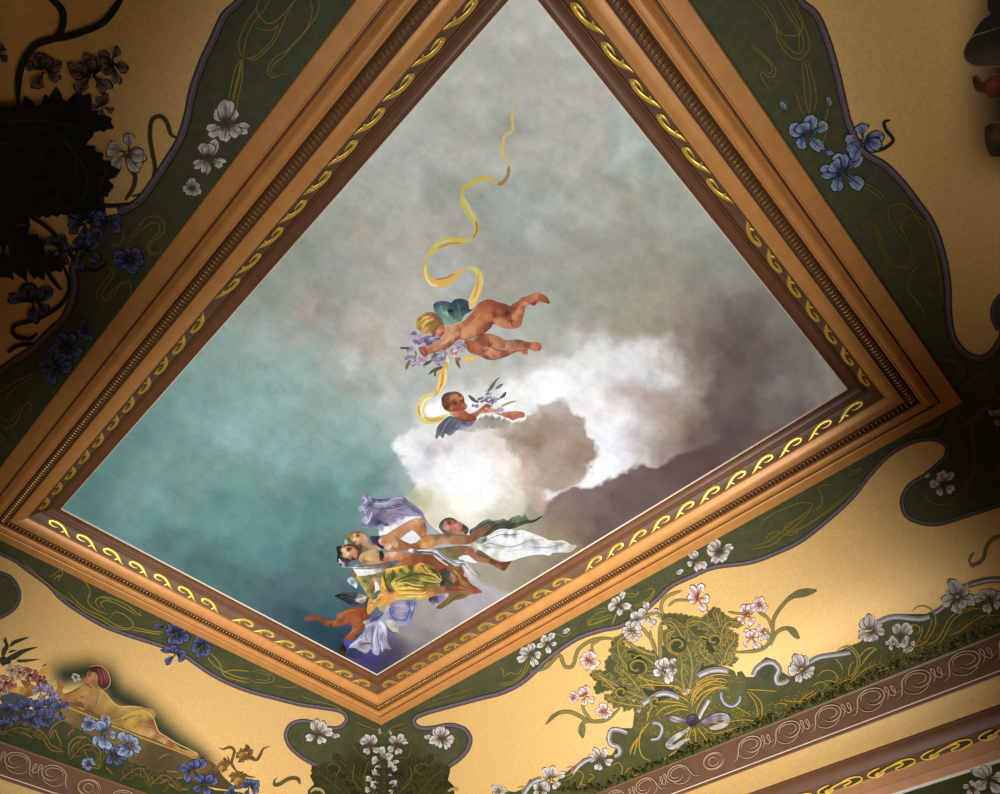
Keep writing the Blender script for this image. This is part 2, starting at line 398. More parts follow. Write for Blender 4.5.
# ================================================================ the sky painting
def sdist(px, py, poly):
    P=np.array(poly,float); d=np.full(len(px),1e9)
    for i in range(len(P)):
        a=P[i]; b=P[(i+1)%len(P)]; ab=b-a; L=ab@ab+1e-9
        t=np.clip(((px-a[0])*ab[0]+(py-a[1])*ab[1])/L,0,1)
        d=np.minimum(d,np.hypot(px-a[0]-ab[0]*t,py-a[1]-ab[1]*t))
    return np.where(inside(px,py,P),d,-d)
def S(txt):
    o=[]
    for l in txt.replace('\n',';').split(';'):
        l=l.split()
        if len(l)==3: o.append((float(l[0]),float(l[1]),l[2]))
    return o
def project(P):
    c=(P-np.array([0,0,CZ]))@RM
    return 500+c[:,0]/-c[:,2]*F, 397-c[:,1]/-c[:,2]*F
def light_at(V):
    """lamp light falling on the canvas, divided out so the paint colours counter the lamp falloff"""
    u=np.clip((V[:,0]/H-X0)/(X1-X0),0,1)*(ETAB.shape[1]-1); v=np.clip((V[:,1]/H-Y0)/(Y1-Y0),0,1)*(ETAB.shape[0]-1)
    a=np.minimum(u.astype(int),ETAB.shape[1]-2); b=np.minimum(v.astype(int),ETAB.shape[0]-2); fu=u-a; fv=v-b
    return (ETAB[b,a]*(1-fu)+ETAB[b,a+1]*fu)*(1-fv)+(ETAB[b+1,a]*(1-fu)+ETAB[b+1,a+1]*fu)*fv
SKY = S('''
520 -10 c0c1b6; 540 5 bfc0b6; 505 15 b6b7ad; 522 30 b9b9af; 500 50 b4b4aa; 560 40 b7b7ae; 545 62 aaa99f; 575 60 b0b2aa; 470 60 afb0a6
590 100 b1afa6; 560 95 b3b0a6; 530 100 b1aea4; 560 130 acaaa0; 500 100 adaca1; 470 85 b2b2a8; 430 100 a9aca2; 440 125 adaea4; 480 125 b0afa5; 505 128 9f9d93; 410 130 b0b2a9
620 120 a9b0a8; 615 150 a4aca3; 630 152 b6bfb9; 645 165 9ea89e; 590 150 b0ada3; 560 165 b3b0a6; 530 150 b0aea4; 505 165 b4b5ad; 470 150 b2b1a7; 440 150 b1b3aa; 400 150 b0b3a9; 380 165 acb0a6
505 188 a2a79d; 520 180 9ea398; 545 190 9fa398; 480 190 a4a79c; 455 185 9b9e92; 440 190 a5a89c; 410 200 b4b6ad; 405 175 aeb3aa; 375 190 adb1a7; 510 210 a2aaa0; 520 228 8f9b93; 512 235 929e96; 535 215 a0a9a0; 530 195 a6aca3; 548 205 b8bcb6; 490 215 a3a89e; 480 205 98a096; 540 232 b9bab3; 560 225 aaaaa0; 590 220 b6b7af; 575 200 a8a79c; 600 190 a5a498; 620 185 9e9e90; 640 190 a3a396; 600 215 adaca2; 660 195 9ea197
630 175 b1b4a4; 660 220 a5a69a; 690 225 a0a499; 640 230 a3a094; 620 240 a5a296; 590 250 a6a398; 560 260 a9a79c; 530 260 a7a398; 500 250 aca79e; 470 235 b0aca2; 440 240 b4b0a6; 440 222 b0aca3; 420 225 b6b2a8; 400 230 b1b1a7; 420 250 b8b5ac; 400 262 c0bdb4; 445 262 bab9b2; 460 270 b6b6ae; 430 290 bfbeb6; 500 285 aba89d; 530 290 a7a79b; 560 290 a4a497; 590 285 9fa092; 620 275 9c9b8d; 650 265 9b9888; 680 260 9a9789; 700 250 9a9a8f; 720 265 94958c; 740 280 8c8c84; 640 250 9d998b
700 280 918d81; 680 300 958d80; 650 300 a39d8c; 620 310 a19d8b; 645 306 aaa994; 590 310 a6a393; 560 320 a8a898; 540 330 aeb0a3; 520 300 a9aa9d; 560 345 b6b3a5; 590 335 aca08f; 620 330 a59882; 650 325 9c8f7b; 680 325 8f8072; 710 315 85796f; 740 305 7e756d; 760 315 78706a; 735 330 6b5b54; 755 328 675852; 720 345 6a5a53; 700 345 7c6c62; 690 360 87766c; 680 345 9c8a7b; 775 330 85807a; 790 345 7f7974; 805 365 807b76; 815 380 857f79; 780 350 766c67; 760 350 6d605b; 740 360 675752; 780 370 7d7571; 800 390 7f7773; 780 395 8c8580; 806 389 9b968f; 760 375 70635f; 740 385 70625d; 720 380 6a5b56; 710 400 655551; 740 410 665855; 770 405 746864; 830 385 938f89; 843 385 b5b2aa; 838 390 b0aca4; 825 400 857e7a; 720 420 64544f; 700 435 6c5a54; 690 420 8a7668; 735 430 5e4f4d; 700 455 624f4e; 680 465 66514f
340 220 9ca298; 320 235 9da297; 300 255 98a094; 345 235 a3a59a; 360 250 b2ada2; 355 238 b5aa9e; 380 240 b5b0a4; 375 270 b0b0a6; 350 265 a9aca2; 330 265 a4a89d; 300 280 9ea498; 285 290 a3a89c; 265 300 8f988b; 255 310 8c988b; 313 305 bcaea4; 305 310 b8aaa0; 325 300 9e9588; 322 312 958f82; 335 320 a9a498; 345 300 a8a99c; 360 310 bdb9ae; 345 325 b5aca0; 370 320 c2bbb0; 390 300 bfb8af; 375 335 bcaea3; 395 330 c0b7ac; 350 340 b5ada1; 340 350 b4b4aa; 348 358 ced3d1; 365 350 b6ab9d; 380 365 c3c0b5; 330 365 a0aba0; 350 380 a1a79b; 370 385 a6aca2; 390 395 c0c4be; 395 408 b9bcb5; 400 370 b9b6ab; 415 385 abb2a9; 400 345 bfbab0; 325 345 a5aca0; 300 340 9ba79c; 290 325 a0a89d; 280 340 97a89e; 250 340 94ada4; 260 325 93a69b; 230 350 83a298; 240 365 80a097; 210 385 7d9f98; 260 370 89aaa1; 300 370 8ba99f; 280 360 8fada4; 330 385 91a79d; 350 405 8ea89f; 370 410 92a89e; 320 405 88a69d; 290 400 86a8a0; 260 395 82a59d; 230 400 7ea39c; 250 415 80a8a2; 200 410 769c95; 190 425 7ba29c; 215 425 80a8a3; 232 428 8bb3b0; 160 420 6f9690; 150 440 65908b; 175 440 6d9690; 205 445 709890; 240 440 7ea8a4; 265 445 82aca8; 285 458 7ca8a4; 260 430 7ca199; 290 425 7fa29a; 320 430 82a197; 350 432 86a89f; 375 430 8ba69d; 395 430 a9b8b2; 385 445 84a29a; 360 455 769c92; 335 445 7c9e94; 310 455 749c94; 240 465 6f998f; 210 465 6b958b; 180 470 6d978f; 150 465 70988f; 120 465 5c8682; 100 490 52807e; 90 510 527f7d; 130 490 69938c; 155 500 6f9c97; 130 510 69938d; 110 515 5f8b87; 145 525 62918d; 180 500 63908a; 200 490 6b9489; 185 515 669187; 160 540 4d7876; 180 540 53807c; 210 520 5e9189; 235 530 60958f; 220 505 5d8b83; 250 500 5c8b82; 240 480 65928a; 270 480 6a948b; 295 485 648f86; 300 470 70998f; 325 475 6c9a93; 345 485 689992; 330 500 558078; 310 510 528079; 285 510 56827b; 290 525 5b8f8a; 265 520 588881; 260 545 548985; 280 560 50807e; 240 550 578681; 215 545 4f7b77; 200 560 426a69; 225 570 466c6c; 250 575 46696c; 300 545 4c7976; 320 530 54807a; 345 515 5a8680; 365 490 5f8981; 380 475 6c9188; 370 465 709a93; 400 480 8fa69f; 390 495 7a9694; 325 550 4b716e; 340 560 4e706f; 310 570 4d6f70; 290 580 4c676c; 330 585 4f6e70; 345 600 35585f; 320 598 3f6267; 300 598 3f5d62; 275 590 426066; 285 605 375860; 300 615 24464f; 330 612 2f5a62; 320 630 173c48; 345 640 143545; 340 650 153242
455 405 b9bab2; 430 380 aeb2a8; 440 350 b9b8ae; 480 365 bcb9b0; 500 355 babab0; 470 385 bfbdb4; 495 375 c2c0b8; 520 375 d0cdc4; 540 360 c6c3b8; 520 360 bdbcb2; 560 365 dfddd6; 575 360 efefeb; 590 350 f0f0ec; 600 360 f5f6f4; 620 352 f0f1f0; 645 345 e6e3e0; 660 355 e8e6e4; 670 370 c6b8b0; 655 380 ddd8d5; 668 382 f0ecea; 640 375 ecebea; 620 370 e9eaec; 600 380 eae8e6; 580 378 f8f8f6; 560 380 fffffe; 545 385 fffffe; 530 390 fffefa; 510 392 faf8f4; 485 395 e8e6e0; 470 400 fffdfb; 435 415 fffefc; 450 412 fefdfb; 550 398 fffffd; 590 395 fbf9f8; 610 395 dfd2cc; 630 395 c2aea3; 650 400 b0988a; 640 410 cbb9ae; 620 408 f0e8e4; 600 410 f5efec; 585 405 f4efec; 665 400 b3a093; 685 395 c2b4a6; 690 388 a89887; 700 375 8c7c70; 675 415 ad9686; 690 440 8c7869; 660 425 b6a190; 645 430 d4c8c2; 655 445 b59f92; 670 445 9d887b; 625 420 fbfaff; 610 430 f9fbff; 600 440 fbfcff; 620 445 eef0f9; 635 450 dcd8dc; 605 460 fcfcff; 625 460 f2f2f8; 590 470 fdfcfc; 600 476 fffffc; 585 484 fffdf8; 640 457 c2b5b0; 655 455 a28d83; 670 455 8b7570; 650 462 e0d6cc; 668 459 c9bdb0
700 470 65504f; 740 445 5d4c4b; 800 415 6f6463; 850 380 b5b2aa; 455 640 9b9594; 430 650 8a8588; 480 620 aba6a6; 510 600 b2acb0; 540 585 a8a2ac; 570 565 a9a3ad; 500 580 bcb4b8; 470 600 b8aeb2; 450 610 afa6a8; 420 630 97908e; 415 650 6f6a75; 395 660 453f55; 380 668 3d3a50; 370 655 453a78; 405 665 5c5868; 435 605 b0a9a2; 430 620 a9a49a; 410 640 a09a9a; 500 560 d8d0d4; 475 565 d6cdd0; 370 640 6f6a9a; 355 655 2b3354
''')
WHITE_CLOUD = ([(415,427),(425,422),(440,424),(455,432),(490,428),(530,428),(545,470),(548,505),(535,530),(480,545),(430,530),(408,503),(404,496),(418,485),(409,477),(405,467),(398,458),(393,447),(398,437)],4,
 S('''402 448 f5f4f6; 408 440 f3f0f0; 418 432 efeee0; 430 428 e2dfcf; 415 455 fbf9fa; 425 445 eae3e2; 435 437 f4f0ee; 450 440 e8dede; 465 435 e6dada; 445 450 dcd0d4; 430 455 cfc4c8; 420 465 e6e2e6; 412 470 e3e1e4; 425 475 e9e8ea; 440 465 fbf9fa; 450 470 ffffff; 470 450 fbf6f4; 490 440 e4d8d4; 480 445 f2e8e4; 500 450 ecdcd0; 510 440 cdb9ab; 500 435 d3c6bd; 460 460 ffffff; 480 465 ffffff; 470 480 ffffff; 450 490 fffffd; 490 485 fffffb; 500 470 fcf6ee; 515 460 efe0d3; 525 470 e7d3c2; 512 485 f6ead9; 530 485 d8bfac; 515 500 e6d9c8; 505 490 fbf4e4; 540 500 c6ac97; 520 510 d8cdb8; 500 515 dcd3bf; 510 525 d2c8b2; 535 520 ada08e; 480 500 fffff6; 460 505 fffdf0; 440 500 fbf7e4; 425 495 e2dcbc; 415 500 cbc8a8; 420 510 d8cfae; 440 515 f4ead2; 460 520 fdf1dd; 480 520 f5ead6; 430 520 e6dcc2; 450 528 f0e4d0; 500 535 cdc2b0; 470 530 f0e6d6; 410 495 a9b09a'''))
BROWN = ([(498,428),(512,423),(523,420),(532,412),(541,406),(551,400.5),(561,400),(570,405),(574,413),(582,418),(587,428),(592,438),(597,446),(597,456),(590,463),(588,473),(582,481),(576,488),(560,492),(540,488),(526,482),(520,468),(512,452),(502,440)],3.5,
 S('''505 430 c9b9ad; 512 428 b8a594; 520 428 ab9684; 530 420 b3a193; 540 412 c0b1a7; 553 404 c6b9b0; 565 408 bfafa6; 572 417 b39f92; 550 415 ac9787; 560 420 a28c7c; 540 425 a08a7a; 525 435 9a8370; 535 440 967d6a; 515 440 a38d7c; 550 432 a58f80; 565 430 a99486; 578 425 af9d92; 585 435 ab9788; 575 440 a68f80; 560 445 b29d8f; 545 448 b29c8c; 530 450 b49b88; 520 450 c0a996; 590 450 a38b7b; 580 452 9c8472; 570 458 9b8473; 592 458 9e8878; 580 465 a5907f; 565 470 ac9788; 550 465 b59f90; 540 460 bba490; 530 465 cdb39e; 545 478 bca595; 560 482 b09c8c; 575 478 aa9482; 580 484 c8b8aa; 530 475 d8c2b0'''))
LOW = ([(470,545),(520,528),(533,522),(544,514),(548,502),(558,495),(572,489),(586,487),(600,484),(615,477),(632,470.5),(645,466),(660,465),(672,460),(720,440),(800,430),(700,500),(560,590),(480,580)],2.5,
 S('''560 500 8d776c; 552 508 947f74; 575 495 86716a; 590 492 84706a; 605 490 7e6a66; 620 482 7c6864; 640 475 75605d; 655 472 6e5958; 675 468 665150; 700 455 604d4b; 640 490 6f5957; 620 500 6c5654; 600 505 7a6561; 580 510 836d67; 565 515 8a756a; 550 520 998875; 540 525 a2937d; 560 530 948068; 580 530 856f62; 600 525 6f5957; 590 545 77635b; 570 550 8f7d6a; 555 545 9c8d74; 535 540 a89a82; 545 555 a0937f; 565 565 8d7f72; 520 535 b3a892; 530 530 a59a84; 500 545 bdb19c'''))
def sky_colour(px, py):
    wx=fbm(px/22,py/22,3)*24; wy=fbm(px/22,py/22,9)*24
    x=px+wx; y=py+wy
    col=idw(x,y,SKY,4.0,90)
    for poly,fe,sm in (WHITE_CLOUD,LOW,BROWN):
        q=.45 if fe<3 else 1.
        x2=px+wx*.45+fbm(px/7,py/7,41,3)*9*q; y2=py+wy*.45+fbm(px/7,py/7,43,3)*9*q
        a=np.clip(sdist(x2,y2,smooth_line(poly,True,4))/fe*.5+.5,0,1); a=a*a*(3-2*a)
        c=idw(x,y,sm,4.0,30)
        col=col*(1-a[:,None])+c*a[:,None]
    # brushwork: thin streaks and scumble
    r=1+fbm(px/13,py/13,21,5)*.34+fbm(px/34,py/34,27,3)*.14+fbm((px+py*.6)/30,(py-px*.6)/6,33,4)*.12+fbm(px/2.6,py/2.6,55,2)*.09
    t=fbm(px/17,py/17,77,4)[:,None]*np.array([[.10,0,-.10]])
    return np.clip(col*(r[:,None]+t),0,2)
def _lift(h):
    c=[int(h[i:i+2],16) for i in (0,2,4)]
    if c[1]>c[0]+10: c=[min(255,c[0]+13),min(255,c[1]+8),min(255,c[2]+9)]
    return '%02x%02x%02x'%tuple(c)
SKY=[(x,y,_lift(h)) for x,y,h in SKY]
painting = link('sky_painting',None); painting.location=(CX*H,CY*H,CZ+ZP*H)
tag(painting,'large ceiling painting of clouds, cherubs and draped figures inside the moulded frame','painting')
nx,ny=720,470
gx,gy=np.meshgrid(np.linspace(X0*H,X1*H,nx),np.linspace(Y0*H,Y1*H,ny)); gx=gx.ravel(); gy=gy.ravel()
V=np.c_[gx,gy,np.full(len(gx),CZ+ZP*H)]
px,py=project(V)
def light_comp_paint(col,V): return np.clip(col/light_at(V)[:,None]/TINT,0,.93)  # paint made lighter where the lamps are weak, darker where strong
cc = np.full((len(V),3),.8) if CALIB else light_comp_paint(sky_colour(px,py),V)
me=bpy.data.meshes.new('canvas')
I=np.arange(nx*ny).reshape(ny,nx); Q=np.stack([I[:-1,:-1],I[:-1,1:],I[1:,1:],I[1:,:-1]],-1).reshape(-1,4)
me.vertices.add(len(V)); me.vertices.foreach_set('co',V.ravel())
me.loops.add(Q.size); me.loops.foreach_set('vertex_index',Q.ravel().astype(np.int32))
me.polygons.add(len(Q)); me.polygons.foreach_set('loop_start',(np.arange(len(Q))*4).astype(np.int32)); me.polygons.foreach_set('loop_total',np.full(len(Q),4,np.int32))
me.update(calc_edges=True)
a=me.color_attributes.new('Col','FLOAT_COLOR','POINT'); a.data.foreach_set('color',np.c_[cc,np.ones(len(cc))].ravel())
me.materials.append(M['oil']); canvas=link('canvas',me,painting)

# ================================================================ painted figures (flat paint on the canvas)
def P2(t): return [tuple(float(v) for v in a.split()) for a in t.replace('\n',' ').split(',') if a.strip()]
class Fig:
    """paint on a surface, traced in the frame of a measuring window: origin ox,oy and scale s"""
    def __init__(s, surf, mat, win, pig=None, layer=1):
        s.A=Acc(); s.surf=surf; s.mat=mat; s.w=win; s.pig=pig; s.l=layer
    def win(s,*w): s.w=w; return s
    def T(s,pts):
        ox,oy,k=s.w; return [(ox+p[0]/k, oy+p[1]/k)+tuple(p[2:]) for p in pts]
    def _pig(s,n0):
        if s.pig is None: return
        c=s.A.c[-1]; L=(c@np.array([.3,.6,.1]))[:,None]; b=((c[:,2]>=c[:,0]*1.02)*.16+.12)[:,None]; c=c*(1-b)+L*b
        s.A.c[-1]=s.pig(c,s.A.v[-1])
    def f(s, outl, cols, smooth=True, sp=None, power=3.5, mat=None, dl=0):
        s.l+=.15
        if s.mat=='oil': sp=.85; power=max(power,4.2)
        pts=s.T(P2(outl) if isinstance(outl,str) else outl)
        if ' ' in cols: c=[(a[0],a[1],b[2]) for a,b in zip(s.T([(q[0],q[1]) for q in S(cols)]),S(cols))]
        else: c=cols
        n=len(s.A.v); fill(s.A,pts,c,s.surf,s.l+dl,mat or s.mat,smooth,sp,power)
        if len(s.A.v)>n: s._pig(0)
        return s
    def k(s, pts, w, col, mat=None, taper=(.3,.3), dl=0):
        s.l+=.15
        p=s.T(P2(pts) if isinstance(pts,str) else pts)
        if len(p[0])==3: p=[(a[0],a[1],a[2]) for a in p]
        n=len(s.A.v); stroke(s.A,p,w,col,s.surf,s.l+dl,mat or s.mat,taper)
        if len(s.A.v)>n: s._pig(0)
        return s
    def build(s,name,parent=None): return s.A.build(name,parent)
def oil(win,layer=1): return Fig(on_painting,'oil',win,light_comp_paint,layer)
def lab(o,t): o['label']=t; return o
PP=painting
# ---- yellow ribbon
g=oil((410,100,3.968),1)
g.k('411 10 2,405 55 2.4,408 100 2.6,405 125 2.6,378 140 3,370 165 3,366 205 4,382 240 3.6,392 262 3.4',0,'c9b35e')
g.k('392 262 3.4,388 300 3.6,365 330 4,345 332 4.4',0,'a07a48')
g.k('350 332 4,325 318 4.6,300 310 5.2,265 318 5,235 335 5,212 355 5,206 385 6',0,'dba83e')
g.k('206 372 4,215 410 8,235 445 8,256 475 7,264 505 5,258 535 4,240 556 3.6',0,'f0b840')
g.k('262 480 3,266 515 2,250 548 2',0,'b5853a'); g.k('214 390 1.6,230 425 2.6,248 455 2.4,258 480 1.6',0,'fbe287')
g.k('240 556 3.4,200 560 6.4,150 562 8.6,110 578 8,84 605 6,66 630 3.4',0,'f2bd3c')
g.k('205 566 1.4,150 572 2.4,110 590 1.6',0,'c98f2e'); g.k('170 556 1.2,120 566 2,92 585 1.4',0,'ffe79a')
g.k('68 622 2.8,60 665 5.6,66 700 7.6,90 722 8,120 728 8.4,155 715 7.6,190 690 5,215 668 3.4,235 660 3',0,'efb544')
g.k('62 650 1.4,62 690 2.4,80 728 2.6,115 738 2',0,'fdeba0'); g.k('100 712 1.4,140 706 2.2,180 690 1.4',0,'c78c3a')
g.k('228 662 3.2,258 672 5,276 695 6.6,276 730 7.4,262 765 8,248 800 8.4,240 830 7',0,'f0c95a')
g.k('270 690 1.6,268 735 2.4,252 790 2.2',0,'d9a23c')
g.win(400,340,9.93)
g.k('470 150 3,462 220 4,440 280 6.5,425 350 9,420 410 9.6,395 460 8,370 520 5.6,340 550 4',0,'e6b04a')
g.k('455 270 1.5,455 350 3,445 420 3.4,415 480 2,385 540 1.5',0,'f6da88'); g.k('400 330 1.4,390 420 2.4,368 500 2',0,'f3cf6c'); g.k('425 330 1.5,420 410 2.6,396 480 2',0,'dd9438')
g.k('350 520 4,280 560 7,225 610 8.6,200 680 8,205 740 8,240 790 7.6,330 800 7,410 775 6,480 735 3.4',0,'e8cd80')
g.k('330 560 1.4,250 600 2.6,215 670 3,222 740 2.6,260 790 2',0,'f8eab2'); g.k('235 760 1.6,300 795 3,390 785 3.4,430 770 2',0,'d9a536'); g.k('190 650 1,185 700 1.6,200 750 1.4',0,'c59d4a')
g.k('610 180 2.6,680 183 5.4,760 176 4',0,'eec04c'); g.k('500 90 3,530 120 6,560 150 4',0,'d88c3a'); g.k('460 150 2,470 190 3,485 230 2',0,'efdfae')
lab(g.build('painted_ribbon',PP),'long winding yellow ribbon trailing up into the clouds')
# ---- first cherub, flying to the left with irises
c1=link('painted_cherub',None,PP); lab(c1,'blond cherub with blue green wings flying head first, holding irises')
W=(400,290,9.93)
g=oil(W,2)
g.f('330 150,360 118,420 108,480 115,505 128,540 95,600 85,660 100,715 150,725 185,700 215,640 250,610 310,540 330,460 350,430 320,380 260,345 210',
 '345 150 4a5468;400 125 4f5d70;460 130 44586a;350 195 4d7070;400 200 5e8a80;440 170 527c78;440 250 5b9080;480 300 6a9c84;500 190 3a5a5c;490 215 0d2b2c;520 215 2c5a54;540 130 2d4a56;590 100 32465a;640 120 34506a;690 165 344460;640 190 2c4a50;590 190 355c58;560 260 4c7c6a;600 280 5a8a70;540 310 79a084;470 330 7fae90;620 235 3f6a5c;460 230 a8c4a8')
g.k('505 128,520 200,530 290',.8,'2a4a4e'); g.k('470 200 1.6,500 205 2.6,525 215 1.4',0,'0c2426'); g.k('400 150,420 220,450 300',.6,'8fb8a0'); g.k('570 120,590 200,600 280',.6,'5b8f88'); g.k('640 130,650 200',.6,'28405a')
lab(g.build('wing',c1),'blue green butterfly wings')
g=oil(W,2.6)
g.f('455 365,520 345,600 325,660 280,720 220,760 155,830 105,900 93,975 120,1045 135,1100 158,1115 140,1165 115,1205 75,1275 55,1355 22,1415 40,1470 80,1485 135,1435 125,1375 115,1335 155,1285 150,1250 170,1235 230,1215 300,1195 360,1125 385,1045 380,975 360,925 338,895 380,845 425,780 455,700 480,640 488,590 490,555 510,520 545,480 580,400 610,320 630,270 645,250 662,215 640,190 600,185 570,230 555,300 540,380 510,410 480,430 440,440 395',
 '460 380 c98d60;520 370 dd9c68;600 345 d0814c;640 330 b96a40;700 270 b4623a;760 200 c0683c;820 150 b0583a;900 110 a44a2c;960 130 9c4428;1010 160 8c3e28;1040 180 7c4430;1060 230 6a2c20;980 210 a8512e;940 240 8e3e26;880 200 b96238;880 270 c87644;800 260 c67040;760 330 d08050;700 400 d8905a;640 420 dd9a66;580 400 b8683e;560 440 d48a58;520 470 dc9866;470 500 dfa070;430 520 cf8a5c;360 570 cb8058;300 590 b9664a;240 590 b05a48;210 590 a85a4c;250 640 94483c;280 560 c98464;450 570 a8613c;500 540 8e4c30;560 490 9a5232;700 470 c07a4c;800 430 a85c38;860 390 8a4a30;900 340 7c3c28;960 320 d08a5a;1040 340 cc7c50;1100 300 a04a2c;1090 360 c87850;1160 350 b8603c;1140 270 ce8456;1170 220 d08a5c;1200 160 cd7c50;1230 180 b0603c;1200 270 a85c38;1190 330 b45f3c;1130 190 8c4428;1160 140 a4502e;1220 90 b06038;1280 80 b87048;1340 60 cc8250;1400 80 ac5a34;1460 100 984a28;1480 125 7c3c22;1300 130 c87458;1330 140 8c4030;1250 130 d89068')
g.k('1110 165,1100 230,1105 320,1120 370',.9,'7c3420'); g.k('560 350,590 380,600 430,560 490',.7,'a05a38'); g.k('1240 100,1290 125,1335 150',.8,'7e3a28'); g.k('1000 170,1030 230,1060 290,1100 310',.9,'8a3e26'); g.k('590 490,700 482,800 440,895 378,920 345',.7,'6e2e1c'); g.k('760 160,820 112,900 97,970 122,1040 138',.5,'8a4028')
g.k('700 330,740 300,800 230',1.3,'d98e5c'); g.k('470 420,500 450,470 500,400 540',1.2,'e6b082')
g.f('640 500,720 492,800 445,855 430,925 440,1005 470,1055 495,1175 490,1265 515,1355 515,1405 545,1400 590,1345 610,1275 590,1268 640,1235 645,1175 615,1095 640,1015 665,925 685,845 680,785 650,700 625,660 580',
 '660 540 a4522e;720 520 b46238;760 560 c27048;720 600 b05a34;800 480 8a4c30;840 520 94502e;820 600 a45c3a;860 580 cc7c54;895 585 e0a080;880 560 783c26;900 480 c07a4e;950 540 c8845a;1000 500 b47048;1040 560 a06040;1000 590 ba7854;960 620 c88458;880 640 d48e64;860 670 8c4430;940 670 b46040;1020 640 aa4c34;1060 640 9c4a30;1100 600 c07c58;1060 570 c89870;1130 540 a86c48;1200 570 ae6c4c;1200 600 d08a6c;1250 620 c46a48;1260 640 d88868;1260 540 8c4830;1330 560 cc7452;1380 560 c4644a;1400 590 a84a34;1340 600 cc7450;1180 510 8c5034')
g.k('870 440,880 520,910 570,980 600,1060 610',.9,'7c3a22'); g.k('780 650,850 600,890 590',.7,'7a3a24'); g.k('1270 590,1220 600,1150 605,1090 630',.8,'7c3828'); g.k('845 682,930 690,1020 668,1100 640',.7,'6e2c1c'); g.k('700 530,690 580,720 620',.6,'8e4428')
g.k('1370 540,1385 570,1380 600',.5,'8e3c2a')
g.k('200 580,222 605,235 640',.7,'7c3a2c'); g.k('215 570,240 600,252 640',.7,'8a4634'); g.k('235 562,262 590,268 628',.7,'8a4634'); g.k('205 575,228 600,243 636',.5,'d89878'); g.k('480 540,440 575,380 600,300 622',.7,'8a5030')
lab(g.build('body',c1),'naked pink body with kicking legs'); 
g=oil(W,4)
g.f('290 455,350 470,400 470,430 440,445 390,440 350,400 320,340 330,280 400,240 430','300 440 d8a878;350 440 c06848;340 437 7c3c2c;380 420 e69a80;410 400 d88468;430 370 b8604c;400 450 a05540;360 465 c8a090;390 350 a8744c;430 430 94503c;320 400 c0904c')
g.f('160 340,170 290,220 240,280 218,340 225,390 265,425 310,440 350,400 350,360 400,330 430,290 425,250 432,200 410,168 380',
 '175 330 c8963c;200 290 b8822e;240 270 d8a23c;260 300 eab84c;230 330 d69c36;290 240 a87244;340 250 8c5a38;380 290 8a5c38;420 320 945c3c;300 290 c89434;320 330 8c6a30;280 350 b08030;240 380 dcae44;200 380 a88434;260 410 c49c48;330 370 a87c38;370 350 9c7044;350 400 8a6434;400 340 8c5440')
for a in ('180 300,230 255,290 240','190 350,240 300,320 270','230 390,280 340,370 310','260 420,320 370,390 340','300 430,350 385,400 350'): g.k(a,.7,'7c5a24')
for a in ('200 320,250 275,300 262','215 370,265 310,330 290'): g.k(a,.7,'f3cf72')
g.k('335 440,352 436',.8,'5c2c22'); g.k('372 425,390 440',.8,'a03c34')
lab(g.build('head',c1),'head with golden blond hair')
def bouquet(g, petals, leaves):
    for p in leaves: g.k(p[0],0,p[1])
    for x,y,r,a,c in petals:
        pts=[]
        for i in range(10):
            t=i/10*2*math.pi; rr=r*(1+.28*math.sin(3*t+x)); pts.append((x+rr*math.cos(t+a)*1.25,y+rr*math.sin(t+a)*.8))
        g.f(pts,c,sp=1.2)
random.seed(3)
def petal_list(blobs):
    out=[]
    for x,y,R,n,cols in blobs:
        for i in range(n):
            a=random.uniform(0,6.28); q=R*math.sqrt(random.random())
            out.append((x+q*math.cos(a),y+q*math.sin(a)*.8,R*random.uniform(.28,.5),random.uniform(0,3),random.choice(cols)))
    return out
lil=['9a84a4','8a76a0','a892b0','7c6c98','b8a4bc','6c5c86']; pk=['b888ac','a87ca0','c898b8','9a7898']
g=oil(W,3.4)
bouquet(g,[],[('0 575 1.6,60 575 2,110 572 1','4a4a32'),('60 790 2,75 740 3.4,105 690 2','6c7a4c'),('230 750 1,270 725 3.4,320 700 1.6','5c5238'),('280 840 1,330 800 3,380 780 3.4,430 760 1.6','5a5c34'),('555 670 1.6,570 720 3,600 780 1','6c5c3c'),('345 860 2,352 800 2.4,350 770 1.6','58603c'),('150 600 1,160 640 1.6,140 700 1','6c7450'),('175 720 1.4,185 780 1','8a8c5c'),('220 740 1,260 780 1.6','8c7a90')])
bouquet(g,petal_list([(150,470,55,7,lil),(220,490,60,8,lil),(320,500,60,8,['6a5c80','7c6c8e','584c70','8a7a9a']),(110,600,40,7,lil),(100,670,45,6,pk+lil),(160,720,45,8,lil),(220,680,40,6,pk),(380,660,60,9,lil+pk),(400,710,45,6,lil),(430,620,35,5,lil),(590,560,55,8,pk+lil),(550,600,35,5,pk),(560,670,40,5,['b88c98','a86c60','c8a0b0'])]),[])
for x,y,c in ((540,600,'f2e2ee'),(560,590,'e8cfe4'),(540,650,'f2cfc4'),(470,655,'e8dcae'),(430,640,'d8bcd8'),(130,690,'d4b8cc'),(400,640,'c0a0c4'),(620,560,'cfa0c0')):
    g.f([(x-14,y),(x,y-13),(x+14,y),(x,y+13)],c,sp=1)
lab(g.build('bouquet',c1),'bunch of lilac irises')
